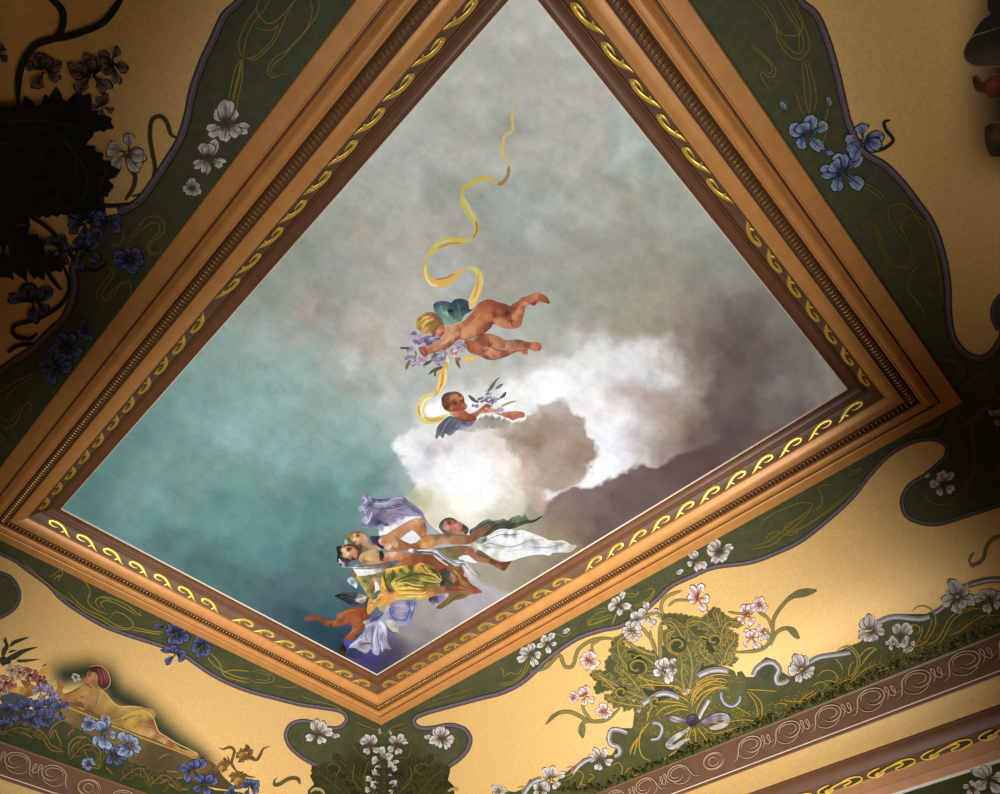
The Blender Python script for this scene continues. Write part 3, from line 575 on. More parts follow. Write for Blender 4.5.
# ---- second cherub lying behind a cloud
c2=link('painted_cherub',None,PP); lab(c2,'dark haired cherub with grey wings resting on a cloud rim')
W=(430,375,9.93)
g=oil(W,2)
g.f('60 570,75 510,130 450,190 405,240 415,300 440,370 450,460 455,480 480,420 530,360 555,290 545,265 548,240 575,190 605,150 580,130 630,95 600,70 635,50 620',
 '70 560 6c6c72;90 600 7a7a80;120 540 5c5c66;120 610 6c7078;180 480 5a6068;170 560 5a5a78;190 590 7c80a0;220 440 5c7078;230 520 606070;280 470 686c80;300 500 9090a0;340 480 504c74;380 500 787a8a;350 540 b4acac;420 490 686078;460 470 8c8690;260 540 84848c;400 530 b0a49c')
for a in ('190 420,130 490,80 600','230 440,170 510,130 610','270 460,220 530,185 595','320 470,280 520,250 550','380 480,340 515'): g.k(a,.8,'484c5c')
for a in ('210 430,150 500,105 590','300 470,255 520'): g.k(a,.6,'9298a8')
lab(g.build('wing',c2),'grey feathered wings')
g=oil(W,2.6)
g.f('190 380,230 340,290 340,340 350,400 385,460 360,510 320,560 285,600 300,610 330,700 345,690 365,620 370,560 375,500 385,460 420,465 445,380 455,300 445,240 415',
 '210 370 e0a880;250 380 c87850;300 390 b4603c;290 430 9c5030;350 410 a85834;400 400 984c30;440 420 8a442c;450 380 b8643c;500 350 b06040;540 310 a85c3c;560 340 b8704c;600 340 dba078;640 350 c88a68;580 300 8c503c;520 380 d89878;240 350 c88458;370 450 803c26')
g.k('240 415,300 445,380 456,465 446',.8,'70301e'); g.k('400 388,460 362,520 322',.6,'c88058')
g.f('640 380,720 372,790 362,870 358,930 370,940 410,900 440,820 448,760 425,700 400','680 385 cc8a68;760 385 c87850;830 375 cf7f4e;900 390 c47040;930 410 b06040;850 420 b86a48;880 440 a86040;780 410 a05c44')
lab(g.build('body',c2),'tanned naked body')
g=oil(W,3.4)
g.f('115 270,115 220,150 180,210 165,270 165,315 190,340 230,345 270,372 305,360 335,330 350,250 360,190 365,150 345,125 310',
 '125 250 6c4030;160 200 6a4434;210 180 7a5c48;260 180 6c4c38;300 200 7c4c34;150 270 8a4428;170 320 6c2c1c;200 250 a05c38;220 220 c87c4c;260 210 d08454;300 230 c87448;230 270 8c4428;240 280 602a18;260 240 b86840;290 270 b05c3c;300 300 a44c30;340 300 b8603c;360 310 cc7c58;340 330 a04a34;280 330 a0482c;220 330 b86840;190 350 9a4c30;250 350 984428;320 260 7c3820;200 300 7a3420')
for a in ('120 280,150 210,220 180','130 310,165 250,200 215','150 340,165 300,185 260'): g.k(a,.8,'4a281c')
g.k('235 275,265 278',1.1,'3e1a10'); g.k('305 268,325 270',.9,'3e1a10'); g.k('300 320,330 335',.8,'6a2018'); g.k('285 255,292 290,305 305',.6,'7c3420')
lab(g.build('head',c2),'head with short dark brown hair')
g=oil(W,3.2)
bouquet(g,[],[('380 195 1,420 235 3.6,465 270 1.6','5c6048'),('570 170 1.4,610 120 3.6,650 60 2,695 20 1','6c7060'),('650 140 1.6,690 110 3,730 85 1','6c7894'),('690 230 1.4,730 205 3.2,755 165 1.6','58583c'),('660 200 1,720 180 1.4','9c9480'),('700 320 1,760 285 2.4,860 255 1','b8a074'),('740 240 .8,790 235 1','6c5c3c'),('560 240 1,600 200 2,560 160 1','7c8478'),('540 160 .8,600 130 1.4','7c70a0')])
bouquet(g,petal_list([(600,210,50,8,['a8b8bc','8ca0a8','94a0b4','7c8ca0']),(540,240,40,5,['a080a4','8c6c90','6c5c80']),(630,280,45,8,['7c6890','5c5084','a884ac','c89cb8']),(440,310,32,7,['7c80b0','9c9cc4','6a6c98']),(490,250,30,4,['7c5c44','6a4434']),(690,350,35,5,['c0a8c4','b8a8b4','a894b4']),(660,230,30,4,['b87c78','a86470'])]),[])
for x,y,c in ((600,285,'f0c8d4'),(615,300,'e8b8d0'),(560,330,'f0c4a4'),(700,370,'d8c8e0'),(590,200,'d0dcdc')): g.f([(x-13,y),(x,y-13),(x+13,y),(x,y+13)],c,sp=1)
lab(g.build('bouquet',c2),'small sheaf of pale irises')
g=oil(W,4)
g.f('465 435,480 405,520 385,580 376,660 388,720 410,790 430,815 460,790 490,760 545,690 540,600 535,520 545,440 565,340 555,400 510,440 470',
 '475 415 fffaf2;520 392 fff4ea;580 384 fdf0e4;650 396 fdf6ec;720 416 fbefe4;780 432 fdf0e0;808 455 fff2e8;500 440 a89c90;560 420 988a7e;620 430 8f8278;680 440 988a7f;740 460 a0928a;790 470 b0a090;560 480 a89a92;620 500 a0928a;700 500 a89a90;750 530 b4a498;480 490 b4aaa4;440 520 bcb0a6;380 545 c8b8ae;600 540 d0c4be;520 545 c8bcb6;700 540 c4b4a8;460 560 d8ccc8',power=4)
g.k('815 465 1.6,870 445 3,930 435 3.4,950 415 2,945 385 1',0,'fdf0e2')
lab(g.build('painted_cloud',PP),'small grey cloud with a bright rim under the second cherub')
# ---- group of draped figures
grp=[]
# mauve cloak
W1=(330,480,9.93)
w1=link('painted_woman',None,PP); lab(w1,'reclining nude woman with blond hair on a flying mauve cloak')
g=oil(W1,1.5)
g.f('330 140,370 130,400 170,450 185,540 185,620 175,690 145,740 170,790 220,850 260,920 320,940 370,990 440,1060 500,1130 560,1060 590,960 560,900 500,800 520,700 560,560 540,490 550,480 480,400 470,340 480,320 440,260 430,310 400,310 340,280 280,320 230,300 190',
 '340 160 9c8cb4;380 150 7c74a0;390 190 a498c0;330 200 8c84ac;300 270 a8a4cc;350 250 8480ac;340 290 b4b0d8;390 240 50506c;410 300 7c7a90;350 330 8c88b0;360 400 b8b4dc;330 400 a09cc8;290 420 848ca4;330 450 7c70a0;440 200 5e5c84;500 190 585880;560 190 74708c;620 190 9490a4;690 160 a098b4;480 240 a0a0a4;540 240 a8a8b0;600 220 a09cb0;680 210 8c80a4;740 210 706490;780 260 84789c;850 290 7c7098;900 340 847498;930 380 9488a4;460 300 8880a4;520 290 706890;580 290 847a94;600 320 94889c;680 250 6c6088;720 280 8a7c9c;640 340 9a8a9c;560 350 8c7c90;520 380 7c6c88;480 350 6c6088;450 390 5c5080;420 440 6c6898;480 420 403870;560 440 6a6090;620 400 8c7ca8;700 360 a494b4;780 320 a090b0;840 350 9c90b4;600 440 b4a8d0;520 480 9c9ccc;560 480 fbfbff;620 460 f8f6fc;700 420 e0d8ec;760 400 f0e8f4;820 375 fdf8fc;500 530 f4f0f8;560 520 fffcfc;880 380 c8b8c8;960 470 aca4b8;1020 520 b8b0c4;1080 560 b0a4b8;350 470 8a80ac;420 470 7c8080')
for a,c in (('400 180,500 200,620 180,700 160','4c4c70'),('380 240,420 270,520 290,640 250,740 240','5c5884'),('440 390,500 300,600 280,720 300','5c5480'),('450 400,500 420,580 450','38306a'),('340 460,400 420,450 380','544c7c'),('350 150,390 220,350 290,300 330','5c5c88'),('310 380,360 330,400 300','6c6898'),('700 180,800 270,900 340','5c5484'),('560 360,640 330,760 350','74668c'),('600 390,700 350,820 350','7c7098')): g.k(a,.9,c)
for a,c in (('320 170,360 190,340 240','d4d0ec'),('300 260,340 300,350 340','c8c4e4'),('340 360,370 400,350 440','ccc8e8'),('440 230,520 235,600 215','c4c0cc'),('600 190,680 172,730 190','c4bcd0'),('560 300,640 290,720 265','a898b4'),('740 390,840 365,900 375','ffffff'),('420 310,400 370,370 440','d8d4f0')): g.k(a,1.1,c)
g.f('700 585,760 530,820 495,860 530,900 580,850 620,800 630,750 610','f6f5fc',smooth=False)
lab(g.build('cloak',w1),'billowing mauve and white cloak')
g=oil(W1,2.6)
g.f('480 600,520 565,600 520,700 455,800 395,870 372,930 400,960 460,965 545,1060 540,1180 520,1300 540,1430 545,1440 510,1480 480,1560 440,1600 470,1500 560,1420 620,1350 640,1200 640,1090 640,1000 680,960 695,860 690,800 690,740 700,640 700,560 690,500 640',
 '490 600 e8c4b0;530 590 c8844c;560 560 d08e54;640 510 d09058;720 460 cc8c54;800 410 d8a070;860 390 e4b080;900 410 c88450;940 450 a05c34;950 500 b06838;930 550 c47c44;890 540 b8743c;850 480 cc8444;820 480 d49a5c;780 500 c88a50;720 570 d08c58;700 540 c8824c;680 590 9c7440;640 640 e0b088;590 650 f4d49c;600 620 d0904c;560 650 e0b080;540 620 b8703c;640 680 b8683c;700 630 a86434;780 640 a8683a;850 650 9c6034;900 600 d08c50;960 590 c8803c;930 650 e0a858;1000 620 d8984c;1040 660 c88444;1100 600 c09060;1200 590 b8845c;1300 580 a87450;1380 580 94603c;1450 560 885438;1500 520 8c6040;1560 480 7c5c3c;1150 630 c8a078;1250 620 a8784c;700 690 b86438;860 680 a45c34;1060 560 986844;1180 540 8c5c3c',power=3)
g.f('700 585,755 545,820 495,860 530,905 580,850 618,800 632,750 612','f4f4fc',smooth=False)
g.k('520 565,620 505,720 445,830 385',.6,'a4602c'); g.k('965 545,1100 545,1250 545,1400 550',.7,'8c5a34'); g.k('700 590,800 660,900 680,1000 690',.9,'7c4824'); g.k('860 610,910 570,960 550',.8,'8c5028'); g.k('600 690,640 640,650 610',.7,'a8683c'); g.k('1000 600,1040 560',.8,'a86c38')
lab(g.build('body',w1),'golden flesh of the woman')
g=oil(W1,3.4)
g.f('390 560,440 555,500 560,480 600,500 640,540 660,530 680,480 670,420 620','440 590 3c2c54;500 600 2c2448;470 640 443058;520 665 30204c;410 575 544c60;460 565 38304c')
g.f('180 600,170 560,210 515,270 510,330 530,370 570,400 620,450 640,510 690,420 690,330 700,260 650,220 640','190 570 a08430;180 600 7c6828;220 530 8c7428;220 580 b08a38;250 550 e0b078;280 560 7c5428;300 560 cc9064;240 590 f0cc98;280 590 ecc08c;330 560 d8986c;350 590 e09c84;320 610 d8886c;290 620 d89a78;360 630 a4a070;400 650 c09068;450 670 c89474;350 680 a06844;300 660 64381c;240 630 7c5424;420 620 7c6c48;500 690 d8a888;270 520 6c4a24',power=4)
g.k('255 545,280 552,300 548',1,'5c3418'); g.k('330 600,345 606',.8,'b04c3c'); g.k('180 560,200 600,250 640,320 690',1.8,'6c5020'); g.k('190 550,230 520,290 512,340 530',1.4,'8c6c28')
g.k('150 590 2,160 620 3,150 640 2',0,'b8c4c0')
lab(g.build('head',w1),'blond head turned up in profile')
# second woman, white and gold drapery
w2=link('painted_woman',None,PP); lab(w2,'dark haired woman wrapped in white and golden yellow drapery')
g=oil(W1,3.8)
g.f('285 760,330 720,400 695,480 690,500 730,540 720,640 710,740 720,860 730,1000 740,1120 800,1250 860,1330 930,1200 1000,900 900,700 860,500 850,330 830',
 '300 760 dcb47c;350 740 cca468;420 720 d4a870;480 740 c89860;380 780 e8bc74;450 790 d8a060;510 740 20282c;505 720 303438;560 740 eaa478;620 735 f4b884;700 750 d8885c;740 740 b87444;560 790 bc7448;640 790 c88458;760 790 a8602c;860 780 944c24;960 760 844420;1060 800 8c4c24;1150 850 94502c;1250 900 8c5434;600 840 9c5428;420 840 c49458;350 800 a47848')
g.k('505 700 3,515 760 4,505 800 3',0,'1c262c'); g.k('500 755,530 800,640 810,740 800',.9,'8c4c28'); g.k('290 765,340 800,420 805',.8,'9a6c3c')
lab(g.build('body',w2),'golden flesh and red brown skirt')
g=oil(W1,4.6)
g.f('60 670,100 650,140 640,200 640,260 660,320 700,290 760,280 790,220 800,170 830,110 850,80 790,90 720','75 670 202430;110 670 2c2c30;100 720 1c1c24;90 780 242838;110 830 6c7484;150 660 bc7c4c;140 700 f4d4a4;160 680 d89c70;190 690 4c2c18;210 680 a8683c;180 730 f8dcac;160 740 e8b078;220 730 e0946c;240 700 dc9c74;250 740 d8805c;200 760 c07c58;160 790 543828;230 780 4c342c;280 740 5c3820;270 680 704830;130 780 302024;300 700 5c4430;180 800 382828',power=4)
g.k('165 675,195 682,215 672',1,'3c2012'); g.k('215 742,235 748',.8,'a44030'); g.k('70 680,85 740,80 800,120 850',1.8,'14161e'); g.k('130 660,190 642,260 665,310 700',1.4,'3c2a20')
g.k('85 780 1,100 800 2,90 830 1.4',0,'c8d0dc')
lab(g.build('head',w2),'dark haired head with pale ribbon')
W5=(380,550,9.93)
g=oil(W1,5)
g.win(300,560,9.93)
g.f('370 0,430 20,500 45,600 40,700 50,800 35,900 15,950 0,990 10,930 60,860 90,800 120,700 145,600 165,560 150,520 80,430 75,400 40','390 15 b8c8c4;420 50 a8b8b8;450 40 484448;520 50 8c8884;600 55 8c8880;700 65 988c80;780 50 74706c;880 30 68646c;950 20 6c6878;540 90 f0f0ec;600 110 fcfcf4;660 120 e8e4d8;720 120 f4ecdc;780 110 c8bca4;600 150 f4f4ec;700 140 d0c8b0;850 80 7c6c5c;900 60 585460')
g.k('430 50,560 60,720 50,880 25',.9,'54505c'); g.k('520 80,640 85,780 75',.8,'7a746c'); g.k('540 95,620 105,720 100',1.2,'ffffff'); g.k('560 130,650 135,750 120',1,'fdfaf0')
g.f('470 200,500 165,540 175,565 205,570 240,560 280,530 255,500 240','480 200 c8dcd8;520 180 a8c0c0;550 200 90a8a8;520 220 6c8488;550 240 d8e8e4;550 270 f4fcfc;500 225 b4c8c8')
g.k('510 130 3,540 150 5,560 170 3',0,'a05c3c')
g.f('560 160,640 155,720 140,800 120,860 100,820 200,760 330,720 375,680 365,640 300,590 220','580 180 d0b048;640 180 8c8450;700 160 787048;760 150 607048;600 220 bca43c;640 250 a8a054;680 300 847c34;700 350 8c8430;650 220 6c6c38;720 220 9c8438;740 190 d8a878;770 180 c88c58;740 260 9c5c2c;720 300 8c5424;770 150 8c9060;800 150 7c7c40;640 290 c4b46c;690 350 b4a45c',power=4)
g.f('740 215,770 220,790 270,780 320,750 310,745 260','f4ecec'); g.k('765 240,775 290',.8,'c8a0a0')
lab(g.build('white_drapery',w2),'white scarf and sleeve')
g=oil(W5,5.6)
g.f('10 240,50 190,130 170,250 150,340 150,400 120,470 140,540 170,600 250,615 300,580 340,640 390,560 440,460 480,360 490,240 490,130 510,90 560,40 600,0 600,-30 560,-110 640,-130 590,-110 480,-60 400,-20 330',
 '30 240 eeb828;60 200 f4c030;120 180 e8ac28;170 200 f0b428;70 240 8c7c1c;60 300 746c2c;100 280 706c24;130 250 5c5428;150 230 7c6c20;100 380 8a5450;90 340 7c6c2c;110 400 704858;30 330 f4b42c;20 380 e0a028;200 170 dca828;210 200 6c7020;260 180 c8a830;300 160 4c5c38;310 190 5c6428;360 180 e8a42c;380 150 d89838;430 140 687038;440 190 e8a82c;400 200 c89428;480 210 f0b424;530 250 d8a428;560 280 b8902c;500 180 7c6c28;540 210 46502c;240 260 8c8a30;300 240 5c5c24;360 240 746c24;420 240 847428;480 270 a08a28;180 300 a49c3c;260 300 7c7c2c;340 290 847828;420 300 b8ac50;500 310 8c7424;580 300 c09c58;200 340 e0c83c;140 340 ecd048;260 340 7c7024;340 330 8c7820;440 340 7c6420;540 350 946c30;180 380 f4c838;240 370 fcd044;300 380 e8a828;360 370 b08028;430 380 8c6820;500 380 a87828;560 390 9c6838;160 430 f0a830;220 420 fcc038;300 420 f8b830;380 410 e89830;440 420 a86c24;500 410 dc9038;120 470 ec9c38;180 460 f4b440;240 450 dcb83c;320 450 f0cc48;380 460 e4c040;440 450 f4a840;340 480 a8a048;40 500 e8982c;-20 440 f0a428;-60 470 d8982c;-90 560 ec9c28;-40 540 c8a048;30 570 b8a860;-10 400 e0a030;60 450 e8a82c',sp=1.2,power=4)
for a,c,w in (('150 310,240 270,340 240,440 240,560 270','4c4c1c',1.6),('150 340,260 300,380 300,500 330,600 330','5c5418',1.4),('170 360,280 350,400 370,520 370','8c6c1c',1.3),('180 400,300 400,420 400,560 410','a46c1c',1.2),('150 460,260 440,360 440,460 420','c88828',1.1),('40 220,50 300,80 380,110 410','4c4818',1.6),('120 190,140 250,100 320','4a4418',1.4),('200 180,230 220,280 250','5c6020',1.3),('420 150,450 200,520 240','5c5c1c',1.3),('500 180,560 220,600 290','3c4824',1.8),
 ('160 330,260 322,340 345,440 350','e8d45c',1.1),('200 380,300 372,400 390','ffe070',1.2),('200 430,300 425,400 430,470 410','ffd868',1.2),('260 465,360 460,440 455','fce06c',1),('20 260,30 340,60 390','ffd848',1.2),('60 195,140 178,240 160','ffd040',1.2),('360 170,400 130,450 150','f4b440',1.2),('400 300,480 305,570 325','d8c868',.9),('10 430,-40 480,-90 560','ffc848',1.4),('60 480,20 530,-30 560','f8b83c',1.4),('-60 400,-20 440,40 440','ffc43c',1.4),('480 220,540 245,600 290','f4cc48',1)): g.k(a,w,c)
for a in ('-60 450 2,-20 420 4,10 400 2','-80 480 2,-50 470 3.4,-20 440 2','-30 500 2,10 480 3.4','150 200 2,170 240 2.6','-100 520 2,-60 530 3'): g.k(a,0,'5c7468')
lab(g.build('yellow_drapery',w2),'golden yellow drapery with olive folds')
g=oil(W5,5)
g.f('600 190,690 170,790 160,830 200,860 260,900 330,960 370,1010 420,900 440,830 480,740 500,680 540,610 580,560 575,590 540,660 480,680 430,560 430,600 330,560 240',
 '640 190 7c2c1c;700 190 8c5c44;760 180 9c6c48;800 190 8a4c28;740 230 c08858;720 260 a87050;680 240 4c5048;640 230 3c4838;650 280 404c3c;620 320 3c2838;690 300 5c5c3c;740 290 a87444;800 270 a4622c;840 280 8c5028;760 340 8c3c1c;830 340 ac7040;700 350 54583c;680 370 7c4430;620 380 9c6444;740 390 a05430;820 390 b06c3c;880 370 a05c30;940 400 9c4c34;880 420 ac6c44;980 415 a85040;760 430 8c6a34;700 450 8c6838;820 460 8c6c34;740 480 8a7034;670 510 847030;620 550 7c6424;580 570 6c5420;640 410 a86848')
for a,c in (('600 260,660 300,740 350','2c3028'),('700 200,760 260,780 330,860 380','6c3418'),('740 180,800 240,860 310,960 390','6c3c1c'),('640 400,760 390,860 400','7c3c20'),('680 540,740 470,830 440','54481c'),('700 230,740 280,720 320','c49468'),('780 230,800 290,840 340','c08050')): g.k(a,1,c)
g.f('490 470,560 450,640 440,680 430,660 470,600 520,560 555,510 530,485 500','500 480 34342c;530 470 4c4c48;560 500 58488c;600 460 8878b4;660 445 d0b8d0;520 520 7c6cac;560 545 b8a4c0;620 490 a088b0')
lab(g.build('cloak',w2),'red brown cloak ends')
# lilac skirt of the lower figure
W6=(330,600,9.93)
g=oil(W6,4)
g.f('325 215,400 185,480 150,540 100,590 60,600 20,660 10,740 5,800 0,860 15,850 60,820 130,810 190,790 240,740 260,690 260,680 320,620 300,560 260,570 330,565 380,580 440,610 490,540 480,520 520,500 480,480 545,430 530,410 480,360 530,290 500,250 475,190 475,180 455,250 400,330 320,350 250',
 '335 220 c8b8a4;370 210 a49ca4;400 200 6c7490;440 180 54588c;480 165 5c5c90;500 150 8c84b4;560 90 c0b4d4;580 130 a898c0;540 140 b4a8cc;620 60 8880b0;660 40 a498bc;720 60 b8a8c8;700 100 b0a0b4;760 80 a8a0c0;790 30 7070b0;830 40 7878b8;830 80 a8acd8;800 120 6868b4;780 160 8480b8;780 210 8c94c4;740 230 90a0cc;700 240 a0a8c8;700 180 ac98ac;660 160 9c8cb0;610 120 6464ac;600 80 6c6ca0;640 190 8c7cb0;450 230 b4b0d0;500 230 c8dcf0;540 270 d8e4f8;520 200 a8b0d0;480 290 c4c4e4;430 290 8c8cac;380 260 a8a8c4;350 300 8c90b0;400 340 a4a4c0;370 380 c4b4b4;320 380 b8bcdc;260 430 b4b8e0;210 450 a0a8e0;300 440 847ca0;360 440 9c88a4;320 490 a49cb0;360 500 ac a4b0;380 470 b0a8b8;440 380 b8b8d8;460 330 b0acd0;510 370 a4a0c4;540 400 a894a8;470 440 b4b0d4;450 500 b0b4dc;480 520 a8a8d4;520 450 a8a8cc;560 460 9c98b8;600 485 8888ac;560 350 a898b0;620 280 7c6c70'.replace('ac a4b0','aca4b0'),sp=1.2,power=4)
for a,c,w in (('430 240,420 330,415 420,420 480','5c5888',1.1),('480 250,470 340,480 430,490 500','8078a8',1),('530 300,510 380,500 470','7c74a4',1),('400 210,470 180,540 120','3c4478',1.4),('600 70,600 130,640 180,700 200,760 190','5050a0',1.1),('780 20,790 90,770 160,730 220','5454a4',1.1),('840 40,830 110,800 190','4c4c9c',1),('330 330,300 390,250 430','7c7ca4',1),('300 440,360 430,410 430','5c5478',1.3),('380 300,350 360,380 400','8480a8',1),
 ('490 210,520 240,540 280','eef6ff',1.6),('460 260,450 330,440 400,450 500','dcdcf4',1.4),('510 300,540 310,560 350','d4d4f0',1.2),('350 270,390 240,420 230','d0d0e4',1.2),('200 460,260 420,310 380','d4d8f8',1.4),('640 60,700 50,760 60','c8b8d8',1.2),('640 110,710 110,770 110','bca8c4',1),('560 90,580 60,600 70','d4c8e4',1.2),('820 60,815 110','c8ccf0',1.1),('500 400,515 450,520 500','d0d0ec',1.1),('290 480,340 500,390 490','c8b8c4',1.2)): g.k(a,w,c)
g.f('550 205,590 190,640 210,670 250,690 320,640 325,600 290,560 245','560 215 d0c8bc;600 210 dcd4c8;640 230 c4bcb4;600 250 c8c0b0;640 290 d0cac0;680 310 b4aeb0;660 260 a49c98',power=4); g.k('545 220,570 280,620 315,680 325',.9,'6c5c54'); g.k('550 200,545 170',.9,'8c7c94')
g.f('150 400,210 400,190 470,170 550,220 570,320 580,300 620,200 580,160 550,140 470','160 410 4c44b0;190 420 5450b4;170 470 3c3494;170 520 48409c;200 560 584c94;260 580 4c4078;200 480 6c64a8')
g.f('110 450,150 445,165 500,160 555,100 520','120 470 281c1c;150 500 1c1818;130 520 3c3018;150 540 44361c')
lab(g.build('painted_skirt',PP),'lilac and white skirt spreading at the lower corner')
# diving cherub
c3=link('painted_cherub',None,PP); lab(c3,'small red brown cherub with dark wings diving below the drapery')
W4=(300,560,9.93)
g=oil(W4,2)
g.f('340 355,400 330,480 320,560 325,640 350,690 380,700 450,660 480,600 470,530 460,490 440,440 410,400 390,370 370','370 355 1c2c38;420 345 3c4048;480 335 4c4c54;540 340 40444c;600 370 8c8484;640 380 d0c8b8;580 400 c0b4a8;620 410 8c8480;560 430 3c3c4c;500 420 1c3050;450 390 343848;600 450 58504c;660 440 4c4440;660 400 2c2c30;690 380 3c3830;520 380 54545c')
for a,c in (('350 358,450 350,560 380','141e28'),('400 385,480 380,560 410','1c2430'),('430 405,510 410,600 440','20242c'),('560 400,610 385,650 375','ece4d4'),('570 415,620 410,660 400','a89c90')): g.k(a,1.2,c)
lab(g.build('wing',c3),'dark feathered wings')
g=oil(W4,2.6)
g.f('45 600,50 570,90 550,140 540,180 545,230 575,290 600,340 600,365 570,370 540,430 505,500 480,560 472,620 475,680 500,700 540,680 580,630 610,640 680,600 720,560 740,540 800,480 810,430 800,440 770,500 720,520 670,490 640,460 630,420 650,360 660,300 665,260 650,220 620,160 595,100 600',
 '60 590 8c503c;100 570 944834;140 550 7c4028;180 570 8c4420;230 600 883c18;290 620 9c5430;300 650 703010;350 620 a86030;340 650 8c4c24;400 620 984818;390 560 b06c44;450 520 a85820;430 580 9c4c18;450 600 b0683c;500 500 a04810;550 490 a84c18;600 490 a44c14;650 510 883c10;690 530 7c3410;520 560 a8581c;480 640 a45020;560 600 b0602c;620 560 94481c;600 620 a8582c;560 660 a45420;520 700 b06438;480 760 a85428;450 790 9c3c1c;540 770 944424;620 680 944820;640 610 7c3c18',power=4)
g.k('365 572,420 600,460 630',.8,'6c300c'); g.k('440 575,480 610,520 660',.8,'7c3c18'); g.k('600 500,620 560,610 620',.9,'7c340c'); g.k('400 545,470 510,550 490',1,'c47c48'); g.k('480 740,530 700,570 680',1,'c07c48')
lab(g.build('body',c3),'red brown naked body')
# veiled figure with green and white drapery
w3=link('painted_woman',None,PP); lab(w3,'veiled figure with dark green and white drapery flying to the right')
W3=(480,500,9.93)
g=oil((400,490,9.93),1.6)
g.f('690 400,740 370,800 320,840 300,883 290,926 305,955 300,980 300,1013 290,1042 290,1070 305,1099 280,1142 260,1193 250,1214 270,1236 240,1258 260,1272 290,1301 300,1344 290,1394 260,1416 262,1380 290,1330 320,1279 330,1214 350,1135 380,1034 400,998 430,955 450,883 460,847 470,760 460,700 450',
 '700 410 5c5844;760 370 646450;800 360 70504c;840 320 5c6c50;869 310 5c5c4c;847 360 485840;883 330 584c44;919 330 54504c;912 370 4c4840;869 400 5c4840;800 420 74503c;740 440 946048;955 340 3c4c34;970 310 6c7c58;998 340 4c5c3c;991 380 50504c;1049 310 504c4c;1027 350 4c4c40;1070 350 44403c;1099 310 54504c;1128 290 6c7454;1164 270 7c8464;1193 270 64784c;1164 310 6c8450;1128 340 4c5040;1214 290 5a6c4c;1243 260 64784c;1258 280 5c6c48;1200 330 54583c;1258 310 4c5038;1301 320 4c4a3c;1358 295 3c3c30;1402 270 4c5038;1027 400 5c4838;977 420 7c5440;919 430 6c5040;955 400 4c4834')
for a,c in (('740 420,800 370,854 330','3c3c30'),('854 450,898 400,955 350,1027 340','343828'),('962 440,1013 390,1099 350,1171 320','38382c'),('1070 400,1142 340,1214 320,1272 310','383828'),('820 330,869 300,926 310','80866c'),('970 320,1013 305,1056 305','7a8268'),('1114 300,1171 265,1214 275','8a9074'),('1229 260,1258 265,1272 290','84906c'),('1157 330,1200 300,1243 290','6c7c58'),('1272 320,1344 300,1402 268','2c3024')): g.k(a,1,c)
lab(g.build('green_drapery',w3),'dark green wind blown drapery')
g=oil((400,490,9.93),2.4)
g.f('385 370,400 320,440 285,490 278,540 290,600 320,650 350,680 380,680 410,660 440,620 450,560 460,500 450,450 430,410 400','400 370 50605c;420 320 585848;470 290 604c38;540 300 6c4430;450 340 c08068;480 310 984c30;490 335 7c3420;520 330 c06c4c;470 370 dca080;520 370 d87c58;560 350 dc9070;600 350 b46c54;570 375 e0886c;600 380 c8705c;540 400 b87058;500 400 94684c;560 430 a09478;620 430 a0987c;640 370 3c3430;660 400 484c40;670 430 3c3c38;440 410 585850;620 400 5c4438;500 440 847050;410 390 64706c',power=4)
g.k('470 330,490 325,510 332',1,'5c2414'); g.k('560 388,590 392',.8,'a03424'); g.k('395 370,410 320,450 288,500 280,560 300',1.6,'4c4c44'); g.k('400 385,440 420,500 450',1.6,'50605c')
lab(g.build('head',w3),'red faced head in a grey green veil')
g=oil(W3,2.2)
g.f('-70 450,-50 420,-30 385,20 365,60 360,110 335,160 300,220 285,290 290,360 300,420 298,480 315,560 345,640 375,690 400,760 402,830 400,900 440,960 450,935 490,880 520,800 520,720 525,690 550,620 540,500 550,400 575,320 600,240 610,160 590,100 560,40 520,-30 480',
 '-50 440 d8c8a8;-20 410 909898;20 380 b0a894;40 400 5c5c5c;60 440 f0ece4;110 360 fdf8f0;160 330 fcf6f0;220 310 fffcf4;220 350 f8f8f8;250 340 989ca0;340 340 a8acac;300 320 ffffff;400 320 fff8f0;480 340 fcfcfc;560 370 fdf6ee;200 400 ffffff;300 400 ffffff;400 400 fcfcfc;450 430 d0d0cc;540 410 b8bcb0;620 400 f4f0e8;700 430 fdfdf6;800 410 f6f0e4;800 430 b8b4a0;850 440 f4ead8;920 460 ccc0ac;900 490 d8ccb8;700 460 d8dcdc;760 460 a8b0ac;640 470 f8f8f8;560 460 c8ccc8;500 470 e8e8e4;400 500 fcfcfc;300 480 f4f4f0;200 460 d8d4cc;120 430 e0dcd4;60 460 b4acA0;0 470 f4f4ec;100 500 fcfcf8;150 560 dcd4bc;220 540 fbfbf6;300 560 fcfaf4;250 600 fff4ec;400 560 f8f6f2;500 530 fcfcfc;620 530 fdfcfc;700 540 fdfdfd;800 500 f4f2ec'.replace('acA0','aca0'))
for a,c,w in (('60 410,120 370,200 345,300 345,400 335','9ca09c',.9),('0 460,100 430,180 450,300 465,400 440,500 400,640 395','a0a49c',1),('20 490,140 470,260 480','c0bcb0',.8),('480 460,560 470,680 470,760 450,840 440','9ca49c',.9),('240 520,340 500,480 490,640 500','d8dcdc',.8),('700 420,780 430,860 430','b0a88c',.8),('220 340,290 345,360 340','70787c',.9),('90 360,180 310,280 300','c8b4a4',.7)): g.k(a,w,c)
lab(g.build('white_drapery',w3),'bright white flowing drapery')
g=oil(W3,2.8)
